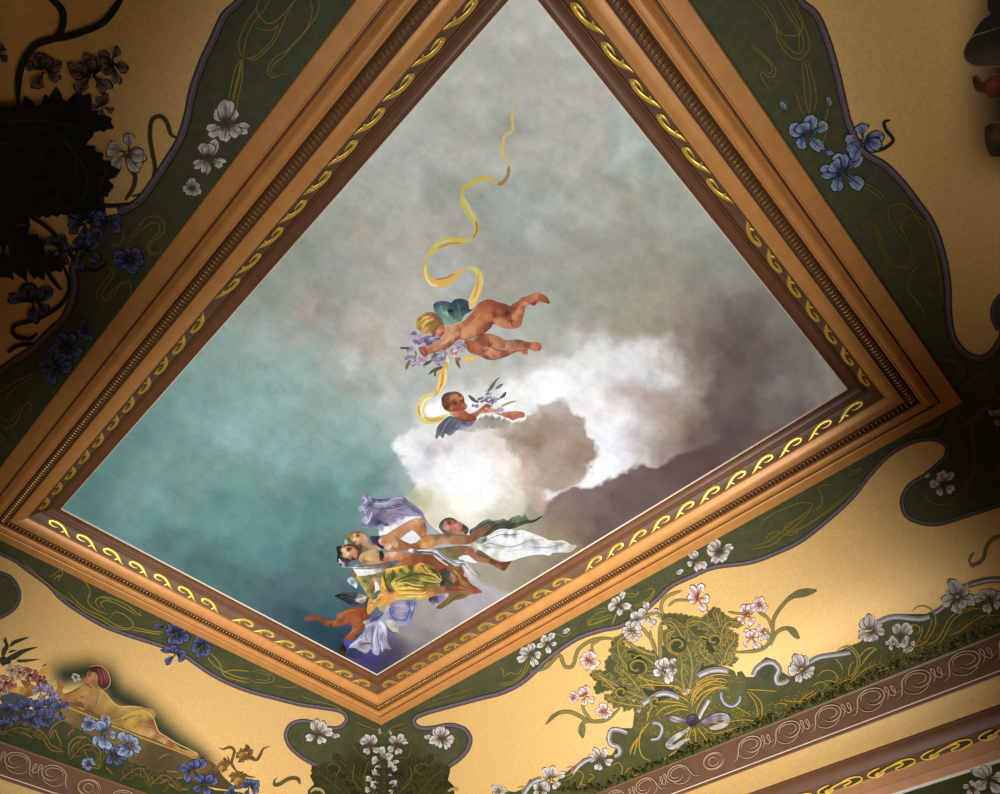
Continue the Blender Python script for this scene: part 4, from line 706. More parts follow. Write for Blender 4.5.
g.f('-160 560,-100 540,-20 500,20 510,80 550,140 590,220 620,310 605,290 640,240 700,180 680,120 640,40 625,-40 610,-110 600','-120 570 a4603c;-60 540 a86844;0 530 7c6044;60 560 885c3c;120 600 74482c;60 600 a87450;150 630 8c4c34;220 640 843c24;290 615 6c3c28;230 680 743c24;180 670 ac6048;0 590 a87858;-60 590 b07450')
g.k('-40 525,60 570,160 620,300 612',.7,'54301c'); g.k('-20 610,80 630,180 680',.6,'c88c70')
g.win(400,490,9.93)
g.f('300 590,380 575,500 560,600 550,690 560,740 600,700 640,640 650,580 680,700 720,620 710,520 700,420 650,340 610','400 590 8c7440;480 590 786438;560 580 8c6c3c;640 570 8c6038;700 600 a0603c;560 640 7c6840;480 640 94785c;620 640 8c6c44;600 690 907854;420 620 94805c;680 630 b07448')
g.f('580 680,620 650,680 650,730 690,770 720,700 720,640 700','fbf9f8')
g.f('80 600,120 580,160 595,300 590,380 600,440 650,520 690,620 700,700 720,720 760,660 790,560 770,470 760,400 730,330 660,260 630,150 630','100 600 f4f0f4;150 610 687068;220 605 888880;290 600 a0a0a4;350 600 c8c4cc;400 650 989098;440 700 8c8484;500 700 a8a4a0;560 730 c8c4bc;620 740 788078;400 690 d8d4d8;460 740 9c9898;340 640 74706c;650 770 b8b0a8;260 615 b8b4b8;200 620 4c5450')
for a,c,w in (('150 605,240 615,340 625','3c443c',1.1),('340 600,420 660,520 710,640 720','f8f6fa',1.1),('360 630,440 700,520 745','54504c',1),('400 640,480 690,580 730','5c5854',.9),('330 640,400 700,480 750','f0f0f4',1),('170 600,260 595,330 595','fcf8fc',1)): g.k(a,w,c)
for a,c,w in (('640 700,680 760,720 800,760 840','d8d4c8',1.8),('700 720,740 780,780 850,760 880','a8a898',1.8),('620 740,650 780,690 830','f0eee8',1.4),('730 800,770 820,800 860','8c9484',1.6),('660 800,640 850,690 850','c8c8bc',1.4)): g.k(a,w,c)
lab(g.build('sash',w3),'silver grey sash and extended arm')

# ================================================================ painted decoration of the cove
NOPX=(0,0,1)
def mur(win=NOPX, layer=1, mat='mural'): return Fig(on_mural,mat,win,None,layer)
GA,GC,GB,GD = PANEL   # near left, lower right, upper right, lower left
def frame_px(t, side, out=0):
    p=np.array(side_pt(side,out,ZC,t))*H; p[2]+=CZ
    x,y=project(p[None,:]); return (float(x[0]),float(y[0]))
def green(name,parent,pts,close,ribs,rw,label,gcol='4c4f33',layer=1):
    """pts: border line, close: points that close it along the frame"""
    g=mur(layer=layer); poly=list(smooth_line(pts,n=5)[:,:2])+close
    g.f([tuple(p) for p in poly],gcol,smooth=False,sp=4)
    lab(g.build('green_border',parent),label)
    g=mur(layer=layer+1.4)
    for r in ribs:
        g.k(r,rw,'1f1816',taper=(1,1)); g.k(r,rw*.72,'665861',taper=(1,1),dl=.3)
        R=smooth_line(r,n=4)
        for i in range(4,len(R)-1,9):
            a=R[i];b=R[i+1]; n=np.array([-(b-a)[1],(b-a)[0]]); n=n/(np.linalg.norm(n)+1e-9)*rw*.33
            g.k([tuple(a+n),tuple(a-n*.6)],.7,'2c2229',dl=.4)
        off=[tuple(np.array(r[i])+np.array([.0,-rw*.16])) for i in range(len(r))]
        g.k(off,rw*.16,'7f727b',dl=.5)
    lab(g.build('border_ribbon',parent),'lilac ribbon edging the green border')
stand=[(0,0),(.1,.26),(.4,.48),(.75,.5),(1.0,.22),(1.04,-.08),(.82,-.42),(.5,-.46),(.15,-.3)]
fall=[(0,.06),(.3,.12),(.52,.4),(.8,.56),(1.02,.34),(.98,.05),(1.08,-.2),(.86,-.52),(.56,-.42),(.32,-.12),(0,-.08)]
petal_shape=fall
WH=('dcd6cf','a39a92','5e4c42','5a2a1e'); BL=('626c9c','343c68','12142a','5c4828'); BG=('9cacc8','6272a0','262c48','5c4a58'); DM=('8c7c7c','4c3c3e','181010','1c0e0a'); PKW=('f0e6e2','bc9894','7c3c30','8c2c20')
def petal(g,x,y,L,W,a,pal,seed,shape=None):
    rs=random.Random(seed); ca,sa=math.cos(a),math.sin(a); shape=shape or petal_shape; bend=rs.uniform(-.22,.22)
    def m(p):
        u=p[0]*L; v=(p[1]+bend*p[0]**2)*W
        return (x+u*ca-v*sa, y+u*sa+v*ca)
    sh=[(p[0]*rs.uniform(.9,1.1),p[1]*rs.uniform(.78,1.25)) for p in shape]
    g.f([m(p) for p in sh],pal[2],sp=2.2)
    c=';'.join('%.2f %.2f %s'%(m(q)+(h,)) for q,h in (((.15,0),pal[2]),((.4,.1),pal[1]),((.65,.32),pal[0]),((.62,-.3),pal[0]),((.6,.0),pal[1]),((.92,.22),pal[0]),((.9,-.2),pal[1] if rs.random()<.5 else pal[0])))
    inn=[(.55+(p[0]-.55)*.86, p[1]*.82) for p in sh]
    g.f([m(p) for p in inn],c,sp=1.5)
    for v in (-.24,.0,.22): g.k([m((.2,v*.3)),m((.5,v)),m((.88,v*1.2))],max(.3,L*.045),pal[2] if v==0 else pal[1])
    g.k([m((.4,.3)),m((.65,.42)),m((.95,.26))],max(.4,L*.08),pal[0]); g.k([m((.45,-.26)),m((.7,-.38)),m((.95,-.2))],max(.3,L*.06),pal[0])
IRIS=[
 [(-.25,-.30,.72,.52,-140,1),(-.25,.30,.70,.50,145,1),(.0,-.35,.75,.46,-84,0),(.0,.35,.8,.44,70,0),(-.30,0,.95,.6,176,1),(.05,-.12,.72,.46,-22,0),(.1,.2,.66,.4,30,0)],
 [(-.1,-.2,.95,.44,-168,1),(-.1,.22,.85,.46,160,1),(.1,.3,.95,.42,52,0),(.0,-.35,.7,.40,-75,0),(-.35,.0,.7,.5,178,1),(.15,-.05,.9,.50,4,0)],
 [(.0,-.25,1.05,.40,-108,0),(-.1,.2,.9,.5,120,1),(-.15,-.15,.8,.55,-155,1),(.05,.3,.8,.42,40,0),(.0,-.1,.95,.44,-30,0),(-.2,.1,.6,.5,165,1)],
 [(-.2,.35,.95,.42,100,0),(-.2,-.2,.85,.56,-160,1),(-.15,.15,.9,.5,150,1),(.05,-.3,.9,.42,-55,0),(.2,.1,.7,.48,15,0)]]
def iris(parent,x,y,r,ang,pal,label=None,layer=4,squash=1,n=6):
    g=mur(layer=layer); g.w=NOPX; a0=math.radians(ang); sd=int(x*7+y*13); rs=random.Random(sd); r=r*1.1; fl=rs.choice((-1,1)); ca,sa=math.cos(a0),math.sin(a0)
    for i,(u,v,l,w_,an,st) in enumerate(IRIS[sd%4]):
        v*=fl; an*=fl; j=rs.uniform(-.06,.06)
        u*=.4; v*=.42; bx=x+r*((u+j)*ca-v*sa); by=y+r*((u+j)*sa+v*ca)
        petal(g,bx,by,r*l*1.18*rs.uniform(.85,1.12),r*w_*1.62*rs.uniform(.85,1.15),a0+math.radians(an+rs.uniform(-12,12)),pal,sd+i,stand if st else fall)
    for q in (-.12,.14): g.k([(x-ca*r*.25-sa*r*q,y-sa*r*.25+ca*r*q),(x+ca*r*.15-sa*r*q*.3,y+sa*r*.15+ca*r*q*.3)],r*.13,pal[3])
    o=g.build('painted_iris',parent)
    if label: lab(o,label)
    return o
def bud(parent,x,y,r,ang,pal):
    g=mur(layer=4); petal(g,x,y,r*1.7,r*.6,math.radians(ang),pal,int(x),stand); petal(g,x,y,r*1.2,r*.36,math.radians(ang+16),pal,int(y),stand); return g.build('iris_bud',parent)
def tend(g,pts,w=2.6,edge='b08d3f',body='6a6030',lw=.7,gap=True):
    P=np.array([p[:2] for p in pts],float)
    g.k([tuple(p) for p in P],w,body,taper=(.35,.35))
    Q=smooth_line(P,n=5); T=np.gradient(Q,axis=0); T/=np.linalg.norm(T,axis=1)[:,None]+1e-9; N=np.c_[-T[:,1],T[:,0]]
    t=np.linspace(0,1,len(Q)); k=np.interp(t,[0,.15,.85,1],[.35,1,1,.35])[:,None]
    for s in ((1,-1) if gap else (1,)):
        R=Q+N*(w/2*s)*k; g.k([tuple(p) for p in R[::2]],lw,edge,mat='line',taper=(.6,.6))
def leaf(g,spine,w,body,edge='b3923e',lobes=5,seed=1,vein=True,lw=.7,dark='2e3218'):
    rs=random.Random(seed); Q=smooth_line([p[:2] for p in spine],n=8)
    s=np.r_[0,np.cumsum(np.linalg.norm(np.diff(Q,axis=0),axis=1))]; s/=s[-1]
    def at(t): return np.array([np.interp(t,s,Q[:,0]),np.interp(t,s,Q[:,1])])
    def nrm(t): d=at(min(t+.02,1))-at(max(t-.02,0)); d/=np.linalg.norm(d)+1e-9; return d,np.array([-d[1],d[0]])
    def side(sg):
        o=[]
        for i in range(lobes):
            for f,h in ((0,.38),(.25,.78),(.4,.66),(.62,1.02),(.8,.72)):
                t=(i+f)/lobes; d,n=nrm(t); prof=math.sin(math.pi*min(1,(t*.92+.08)))**.6*(1-.25*t)
                o.append(at(t)+n*sg*w*.5*h*prof*rs.uniform(.9,1.1)+d*w*.16*h)
        return o
    A_=side(1); B_=side(-1); poly=A_+[at(1)+nrm(1)[0]*w*.12]+B_[::-1]
    g.f([tuple(p) for p in poly],body,smooth=False,sp=max(1.6,w*.16))
    if edge:
        ep=[tuple(p) for p in poly[2:-2]]; g.k(ep,lw,edge,mat='line',taper=(.6,.6))
    g.k([tuple(p) for p in Q[::3]]+[tuple(Q[-1])],lw*1.8,edge or dark,mat='line' if edge else None,taper=(1,.3))
    if vein:
        for i in range(lobes):
            t=(i+.15)/lobes; t2=min(1,(i+.75)/lobes)
            for sg in (1,-1):
                d,n=nrm(t2); e=at(t2)+n*sg*w*.34*math.sin(math.pi*(t2*.9+.08))**.6
                m_=(at(t)*.45+e*.55)+d*w*.03
                g.k([tuple(at(t)),tuple(m_),tuple(e)],lw*.8,edge or dark,mat='line' if edge else None)
    return g
def jag(P,amp=2.2,step=5.5,seed=1):
    rs=random.Random(seed); Q=np.array(smooth_line(P,True,n=6)); o=[]; ar=0
    for i in range(len(Q)): ar+=Q[i-1][0]*Q[i][1]-Q[i][0]*Q[i-1][1]
    sg=1 if ar>0 else -1; acc=0
    for i in range(len(Q)):
        a=Q[i];b=Q[(i+1)%len(Q)]; d=b-a; l=np.linalg.norm(d)+1e-9; n=np.array([d[1],-d[0]])/l*sg; k=0
        while k<l:
            ph=((acc+k)%step)/step; h=(ph*1.5 if ph<.66 else (1-ph)*3)*amp*rs.uniform(.8,1.2); o.append(tuple(a+d*k/l+n*h)); k+=step/4.
        acc+=l
    return o
# ---------------- panel A (near left, top left of the picture)
rA=[(262,-40),(240,0),(225,15),(214,38),(203,62),(193,90),(188,115),(180,140),(168,160),(155,180),(142,198),(130,207)]
rA2=[(100,219),(88,240),(74,266),(75,288),(66,316),(50,332),(33,349),(15,361),(0,371),(-20,380)]
fr=[frame_px(t,0) for t in np.linspace(.02,.86,30)]
fr=[p for p in fr]
poly=smooth_line(rA+[(118,213)]+rA2,n=5)
green('green_border',GA,rA+[(118,213)]+rA2,[(-20,488)]+[p for p in fr if -20<p[0]]+[],[rA+[(118,212)],rA2],9,'dark green border with gold tendrils beside the upper left frame',layer=1)
g=mur(layer=3)
W1_=(180,0,7.14)
for pts in ('560 -30,545 60,480 150,430 260,420 340,445 410','650 -20,600 70,520 170,470 290,455 400','560 0,550 80,600 150,650 165,720 120,790 40,850 -20','545 200,640 215,700 180','700 180,660 280,580 370,500 415,450 405','830 -10,760 110,690 270,620 360,540 420,470 415','930 -20,945 90,900 210,820 300,760 360,690 400,640 460,630 520,660 550,700 540,740 525,765 545','990 -10,985 90,930 180,850 280,780 350,730 410,680 450,650 500,670 530'):
    g.win(*W1_); g.k(pts,.9,'a07c38',mat='line')
g.win(*W1_)
for pts in ('440 420,400 480,370 600,335 780','445 420,430 520,400 640,375 790','435 430,420 520,385 660,355 790','450 420,445 560,420 680,400 790'): g.k(pts,1,'a08a3a',mat='line')
g.win(0,200,3.968)
for pts in ('490 160,540 120,580 70,630 65,655 100,640 140,600 170,600 205,635 205,650 180','505 165,560 120,600 90,630 95,635 120,610 150,585 180,600 215,640 210','430 250,440 290,400 340,385 380,410 400,450 380,480 330,515 325,520 360,500 390','440 260,450 300,420 345,405 375,420 390,455 350,490 325','470 90,490 130,480 170,440 180','150 680,80 710,30 740,0 760','150 690,90 725,45 760,20 790'): g.k(pts,1,'9a7e34',mat='line')
g.win(0,400,3.968)
for pts in ('0 90,30 110,70 80,90 30,120 0','0 60,40 80,70 50,85 10','110 0,125 20,115 45','0 130,15 150,5 165','10 20,35 0'): g.k(pts,1,'9a7e34',mat='line')
lab(g.build('gold_tendrils',GA),'looping gold lines')
g=mur(layer=2.2)
tn=[((132,196),(148,190),(155,170),(152,150),(150,135),(152,120),(160,116),(167,122),(171,134),(178,138)),((125,200),(133,188),(135,175),(128,168))]
for t in tn: tend(g,t,4,'6c5628','4c4020')
for t in (((-5,240),(30,212),(60,190),(100,205),(140,202)),((18,105),(20,70),(35,45),(58,35),(62,10),(40,-10)),((50,40),(80,32),(105,20),(125,-8)),((22,240),(40,255),(50,275),(62,290)),((20,210),(45,225),(60,240),(78,262),(95,270),(108,262)),((62,262),(70,285),(60,305),(38,318),(15,325),(15,335),(30,338),(38,332)),((8,352),(18,345),(35,343))): tend(g,t,7 if t[0][1]<120 and t[0][0]<60 else 4,'54481f','20200f',lw=.6)
lab(g.build('stems',GA),'dark olive stems')
g=mur(layer=3)
leaf(g,[(5,150),(35,120),(75,110),(108,125)],52,'181c0e',edge='33301a',lobes=5,seed=2)
leaf(g,[(10,190),(50,150),(85,165),(98,200),(75,215)],50,'14180c',edge='302a16',lobes=5,seed=3)
leaf(g,[(20,200),(60,170),(80,140),(78,92)],34,'161a0c',edge='30301a',lobes=5,seed=4)
leaf(g,[(-5,130),(20,118),(55,108),(80,104)],26,'14180c',edge=None,lobes=4,seed=9)
leaf(g,[(30,150),(20,170),(30,195),(60,200),(100,198)],40,'12160b',edge='2a2814',lobes=5,seed=19)
leaf(g,[(85,150),(105,170),(98,195),(104,208)],30,'171b0d',edge='3a3218',lobes=4,seed=12)
leaf(g,[(-10,170),(10,200),(-5,240)],60,'12160e',edge=None,lobes=3,seed=5)
leaf(g,[(-8,270),(15,262),(35,262),(62,262)],44,'161a0e',edge='3a321a',lobes=4,seed=6)
leaf(g,[(-8,230),(10,235),(30,245),(40,265)],46,'14180e',edge='332c16',lobes=4,seed=7)
g.f(jag([(-20,112),(8,106),(30,104),(50,106),(52,124),(70,118),(78,100),(84,118),(100,124),(86,140),(92,160),(98,185),(96,206),(60,212),(20,216),(-20,235)],3,9,5),'14180d',smooth=False,sp=4)
for q_ in ([(-10,120),(40,118),(80,125),(96,128)],[(30,125),(55,130),(75,150),(88,175),(80,200),(50,208)],[(40,150),(62,140),(78,160),(70,180),(60,170)],[(20,190),(40,180),(60,190),(40,205)],[(0,140),(30,145),(50,165)]): g.k(q_,1,'4a3a1c',mat='line')
lab(g.build('acanthus_leaf',GA),'mass of near black curling leaves')
for x,y,r,a,p in ((228,124,17,80,WH),(209,158,14,95,WH),(192,188,8,100,WH),(44,70,15,85,DM),(92,74,19,70,DM),(112,62,13,-20,DM),(103,106,9,75,DM),(127,152,17,200,WH)): iris(GA,x,y,r,a,p,'white iris' if p is WH else 'dusky mauve iris')
for x,y,r,a in ((86,222,17,60),(84,250,15,80),(107,224,13,20),(58,248,12,170),(131,259,13,15),(35,301,17,80),(68,347,12,80),(55,366,14,160),(86,329,8,-50),(-2,52,8,0)): iris(GA,x,y,r,a,BL,'deep blue iris')
# ---------------- panel B (upper right)
rB=[(786,-30),(800,0),(816,15),(828,43),(837,75),(844,106),(849,124),(862,151),(884,165),(901,182),(915,200),(931,223),(941,250),(947,281),(948,311),(952,336),(964,353),(979,359),(992,353),(1000,341),(1008,325)]
fr=[frame_px(t,2) for t in np.linspace(.02,1.0,30)]
green('green_border',GB,rB,[(1030,330),(1030,400)]+[p for p in fr if p[1]>-40][::-1],[rB],8,'dark green border with gold tendrils beside the upper right frame')
g=mur(layer=1); g.f([(1020,290),(1003,296),(995,306),(994,318),(999,330),(1020,345)],'4c4f33'); g.k([(1020,288),(1003,294),(994,305),(993,318),(999,330),(1010,340)],5,'1f1816',taper=(1,1)); g.k([(1020,288),(1003,294),(994,305),(993,318),(999,330),(1010,340)],3.4,'665861',taper=(1,1)); g.k([(992,330),(1002,332)],4,'b4aeb4')
lab(g.build('green_lobe',GB),'edge of a further green lobe')
g=mur(layer=3)
g.win(750,0,3.968)
for pts in ('10 0,60 50,100 110,110 160,150 215,190 235,220 215,235 180,225 130,200 60,170 0','30 -10,80 50,105 105,120 150,165 200,200 210,212 180,200 120,165 50,130 -10','90 100,130 135,180 140,205 120,205 90,170 30','110 -5,150 60,190 120,195 200','0 165,60 220,100 270,95 300,70 305,50 285,42 300,60 330,80 360','0 180,50 220,85 265,80 290,55 280','215 235,230 300,240 380,235 450','225 235,250 310,262 390,250 450','205 240,212 320,220 400,235 455','300 380,310 420,300 470,280 520','270 470,300 520,290 570,320 620','180 360,200 430,215 460','390 700,440 720,500 750,540 790','400 715,450 740,500 770,520 794'): g.k(pts,1.1,'8a7434',mat='line')
g.win(750,200,3.968)
for pts in ('460 125,445 100,470 85,500 100,520 160,550 230,590 260,630 250,640 210,610 160,580 120,550 70,550 30,580 10,620 15','460 115,475 95,495 110,515 180,545 240,590 268,640 258,655 225','600 130,605 90,640 70,690 100,720 160,740 240,750 320,760 430','590 110,600 80,640 60,690 80,720 140,745 230,758 320,765 400','650 230,665 260,630 300,620 350,650 390,680 430,690 470','640 300,628 350,660 395,690 440,700 460','560 20,610 15,650 50,680 110','570 50,590 90,620 150,650 200','770 630,820 650,830 700','800 625,845 660,835 710','845 725,890 700,900 680,950 700,970 760,992 790','860 720,900 715,920 690,950 720,965 780'): g.k(pts,1.2,'7c6a30',mat='line')
g.win(880,340,7.94)
for pts in ('500 155,560 150,610 190,630 270,625 310','655 330,700 345,745 310,750 270,790 255,840 290,850 360,900 440,950 470','760 265,810 270,840 340,870 410,910 450'): g.k(pts,1.4,'7a6830',mat='line')
lab(g.build('gold_tendrils',GB),'looping olive gold lines')
for x,y,r,a in ((807,133,16,75),(863,140,17,180),(842,172,19,60)): iris(GB,x,y,r,a,BG,'pale blue iris')
for x,y,r,a in ((785,112,7,-110),(828,108,7,-85),(824,150,6,20)): bud(GB,x,y,r,a,BG)
g=mur(layer=3); tend(g,[(872,152),(884,148),(893,140),(886,130),(884,122),(890,120)],3,'4c3c1c','2c2410'); g.build('stems',GB)
# shadowy seated figure at the right edge
g=mur((900,0,4.41),2.5)
g.f('520 -40,400 -20,385 30,400 60,360 90,320 150,290 200,280 240,300 275,340 290,440 292,520 300','400 40 14100c;420 100 1e1812;360 150 241e18;440 160 1a140e;320 220 352c22;300 255 4c3e2c;380 260 4a3c2a;440 270 4c3e2c;340 190 2a2018;500 200 2c2218;500 280 4a3c28')
g.k('385 0,388 40,400 62',1,'6c5a34',mat='line'); g.k('440 120,360 145,320 160,290 200,282 240,300 274,345 290,440 292,520 298',1.2,'8c7440',mat='line')
lab(g.build('painted_knee',GB),'bent leg of a painted figure in the dark at the right edge')
g=mur((900,0,4.41),2.5)
g.f('320 340,335 330,350 345,370 360,400 330,440 322,520 330,520 440,440 425,400 435,370 410,340 400,325 375','330 350 382018;360 380 4a2418;400 370 8a4022;400 400 6a2c1a;440 360 5c2818;440 410 34180e;380 350 3c1c10')
g.k('315 345,330 332,345 348,372 358,400 330,440 322',1,'7c6434',mat='line'); g.k('322 370,340 402,372 412,400 436,440 428',1,'7c6434',mat='line')
lab(g.build('painted_hand',GB),'red brown painted hand')
g=mur((900,0,4.41),2.5)
g.f('375 560,400 540,440 535,520 540,520 700,440 690,400 685,385 650,372 610','400 560 3c2818;420 600 5c4420;400 640 3c2c16;440 660 2c200e;440 560 4a341c;500 620 44321a')
g.k('375 555,400 540,440 537,520 540',1,'8c7440',mat='line'); g.k('372 560,370 610,382 655,400 688,440 690',1,'8c7440',mat='line')
lab(g.build('painted_foot',GB),'painted foot outlined in gold')
# ---------------- panel C (lower right)
rC=[(446,768),(460,758),(468,748),(470,738),(464,729),(450,725),(432,728),(420,728),(414,723),(416,717),(428,712),(450,706),(480,698),(503,692),(525,680),(550,657),(576,639),(601,630),(620,626),(640,614),(657,599),(671,586),(692,576),(714,567),(750,562),(775,553),(800,541),(826,521),(851,498),(871,473),(891,453),(914,441),(934,439),(946,445),(946,456),(936,466),(924,476),(909,486),(902,501),(907,516),(924,523),(941,523),(967,515),(989,508),(1008,502)]
fr=[frame_px(t,1) for t in np.linspace(0,1,30)]
green('green_border',GC,rC,[(1030,490),(1030,380)]+fr[::-1]+[(384,800),(446,800)],[rC],5,'green border with gold tendrils and white irises below the frame')
g=mur(layer=3)
g.win(750,400,3.968)
for pts in ('640 130,700 110,750 90,770 65','650 130,720 115,770 75','780 60,800 80,790 100,830 110,870 80,920 40,990 10','800 65,815 95,850 100,900 60,960 20','990 25,930 40,890 90,885 150,895 220,890 290,860 350,820 390','990 15,925 30,880 90,875 150,886 220,880 290,850 345,815 385','820 395,780 415,730 410,700 390,695 370,710 365','0 580,60 565,100 540,150 500,200 460,240 430,245 410,210 405,170 415,110 440,60 470,40 500,20 490','0 590,80 575,140 530,200 480,235 440,230 420','60 560,75 530,110 520,150 535,190 520,140 515,145 490,190 470,240 430','140 530,200 510,280 460,340 420,400 370','160 520,230 490,300 440,370 385,440 330','240 440,280 420,285 380,270 350,290 335,330 335','380 300,410 290,440 270,400 280','960 270,990 265,965 300,990 310','970 110,985 130,992 170,970 150'): g.k(pts,1.1,'84702f',mat='line')
g.win(540,570,7.14)
for pts in ('520 310,460 330,410 345,370 355,350 380,390 380,450 360,520 330','530 325,470 345,400 370,350 390,340 365,370 335,420 300,470 285,460 265,400 280','600 175,640 160,690 170,700 140','620 185,670 185,710 155','660 250,720 230,780 190,810 140,790 125,740 150','670 260,740 240,800 190,820 130','230 430,180 470,120 450,100 470','0 670,40 640,70 610'): g.k(pts,1.0,'8a7a34',mat='line')
g.win(500,594,3.968)
for pts in ('0 350,50 345,90 310,110 260','0 360,60 350,105 300,120 265','10 330,40 310,70 315,90 290','0 290,15 300,10 320'): g.k(pts,1,'8a7a34',mat='line')
g.win(380,650,4)
for pts in ('160 210,240 190,320 165,400 140','180 225,270 200,340 180'): g.k(pts,.9,'7a6a2e',mat='line')
lab(g.build('gold_tendrils',GC),'looping gold lines')
# stems and free leaves on the gold
g=mur(layer=2.6)
for pts,w in (([(530,672),(545,668),(555,658),(560,655),(565,666),(573,665),(578,650),(590,641),(604,638),(617,639)],3.4),([(594,656),(592,645),(600,640)],2.4),([(618,636),(640,650),(655,655)],3),([(612,625),(618,612),(632,610),(628,625)],1.6),([(661,660),(660,640),(661,622)],4),([(663,616),(661,605),(667,596),(682,590)],3),([(668,606),(676,600),(690,600)],2.2),([(640,625),(652,640),(656,652)],3),([(650,630),(652,642),(657,652)],2.4),
   ([(546,724),(558,713),(572,712),(588,720),(600,721),(609,718),(620,708)],3.4),([(583,698),(584,710),(592,720)],2.6),([(590,720),(582,724),(583,736)],3.4),([(735,652),(752,651),(765,647),(772,636),(774,618),(785,602),(795,594),(816,589)],3.4),([(758,612),(768,618),(773,632)],2.6),([(771,645),(776,633),(785,628),(793,630),(797,637)],3.4),([(764,628),(769,634),(768,642)],2),([(640,618),(655,612),(662,618)],2.4),([(748,610),(740,613),(728,611)],1.6),([(970,566),(982,560),(987,545),(995,537),(1004,536)],3.4),([(974,552),(969,560),(974,568)],2)): tend(g,pts,w,'6c5c28','857a48' if w>3 else '968850',lw=.6)
g.f([(785,603),(793,592),(805,588),(817,590),(806,596),(794,598)],'6f6a40'); g.f([(786,627),(795,628),(800,638),(794,637)],'6f6a40'); g.f([(546,724),(552,714),(560,712),(553,719)],'6f6a40'); g.f([(580,724),(586,726),(584,738),(579,732)],'6f6a40')
lab(g.build('stems',GC),'olive brown stems and leaf blades')
# lower garland ground
g=mur(layer=2)
gar=[(420,872),(440,850),(470,826),(488,806),(508,791),(515,792),(525,788),(530,779),(545,783),(556,783),(562,775),(572,768),(584,758),(600,756),(612,755),(616,748),(606,740),(608,730),(622,728),(632,728),(636,720),(640,714),(655,722),(668,726),(690,718),(728,690),(733,683),(738,681),(737,672),(742,671),(746,677),(754,677),(758,664),(766,657),(776,660),(782,672),(791,677),(800,672),(812,660),(836,652),(860,642),(872,630),(882,622),(902,614),(926,614),(944,605),(960,597),(985,596),(1010,586)]
st=[side_pt(1,.3339,.7312,t) for t in np.linspace(1,0,60)]
sp_=[]
for p in st:
    q=np.array(p)*H; q[2]+=CZ; x,y=project(q[None,:]); 
    if 425<x[0]<1012: sp_.append((float(x[0]),float(y[0])))
g.f(gar+sp_,'4b4d2a',smooth=False,sp=4)
rs=random.Random(5)
for i in range(420):
    x=rs.uniform(560,1000); base=np.interp(x,[600,750,1000],[794,734,633]); y=base-abs(rs.gauss(0,1))*3.4-2.2
    r_=rs.uniform(.9,2.0); g.f([(x-r_,y),(x-r_*.3,y-r_*.9),(x+r_,y-r_*.2),(x+r_*.4,y+r_*.7)],rs.choice(['2c2c12','35300f','3c3c1a','4a3f18','262810']),sp=5)
# gold stippling over the lower part of the garland
for i in range(1500):
    x=rs.uniform(690,1000); base=np.interp(x,[600,750,1000],[792,733,632]); lo=np.interp(x,[690,760,860,1000],[40,26,30,34])
    y=base-rs.uniform(2.5,lo*.8)
    s_=rs.uniform(.35,.8); g.A and None
    if x<760 and (x-694)**2+(y-720)**2>75**2: continue
    V=on_mural([(x-s_,y),(x,y-s_*.6),(x+s_,y),(x,y+s_*.6)],3.0)
    g.A.add(V,[(0,1,2,3)],lin(hx(rs.choice(['a38a34','8c7830','c0a448']))),'line')
for i in range(260):
    x=rs.uniform(640,745); y=rs.uniform(690,760)
    if (x-694)**2/2500+(y-716)**2/900>1: continue
    V=on_mural([(x-.6,y),(x,y-.5),(x+.6,y),(x,y+.5)],3.0); g.A.add(V,[(0,1,2,3)],lin(hx('b59a3c')),'line')
lab(g.build('green_garland',GC),'green painted garland with gold stippling along the moulding')
# central acanthus group
M1=[(618,637),(627,648),(640,648),(652,654),(658,664),(664,680),(676,690),(684,700),(640,697),(630,703),(637,705),(629,707),(615,704),(606,697),(613,694),(612,689),(602,691),(598,693),(595,688),(598,682),(594,678),(591,674),(597,671),(607,671),(606,662),(613,652),(612,643)]
M2=[(662,617),(668,614),(682,615),(692,617),(702,619),(706,618),(710,611),(716,608),(723,614),(727,618),(727,622),(735,622),(740,625),(737,627),(730,626),(727,632),(735,635),(737,639),(737,643),(732,650),(733,656),(730,663),(724,664),(720,666),(704,668),(693,674),(686,681),(685,690),(676,690),(668,680),(662,663),(661,652),(664,646),(667,636),(668,628),(674,625),(664,624)]
M4=[(634,716),(640,704),(655,694),(672,690),(684,696),(690,686),(700,674),(718,667),(733,670),(737,676),(744,680),(744,715),(700,735),(640,735)]
g=mur(layer=2.6)
g.f(M4,'59572a',sp=3)
for i,M_ in enumerate((M1,M2)):
    J=jag(M_,2.0,5.5,i); g.f(J,'4f5130',smooth=False,sp=2.4); g.k(J[::2]+[J[0]],.8,'8a7434',mat='line')
for c in (((628,650),(640,655),(646,668),(636,676),(622,668),(618,656)),((670,632),(680,632),(688,640),(686,652),(674,652),(667,643)),((640,690),(655,684),(668,686),(676,694),(660,700),(640,698)),((690,684),(700,668),(712,660),(714,666),(704,676),(694,686)),((700,640),(710,642),(716,652),(708,650),(698,646))): g.f(list(c),'383c20')
for i in range(420):
    x=rs.uniform(636,744); y=rs.uniform(676,736)
    V=on_mural([(x-.7,y),(x,y-.5),(x+.7,y),(x,y+.5)],3.3); g.A.add(V,[(0,1,2,3)],lin(hx(rs.choice(['a8903c','8c7830','3c3c1c']))),'line')
lab(g.build('leaf_ground',GC),'green leaf mass with toothed edge')
g=mur(layer=3.2)
def L(sp,w,seed,lobes=5,body='5a5c38',edge='a88a3a'): leaf(g,sp,w,body,edge,lobes,seed)
L([(672,700),(668,680),(655,665),(640,655),(630,665),(634,678)],30,1)
L([(655,690),(640,675),(622,660),(618,642),(626,636)],26,2)
L([(650,700),(630,692),(612,682),(594,672)],22,3,body='5e5e3c')
L([(645,706),(628,704),(612,700),(606,695)],18,4,4)
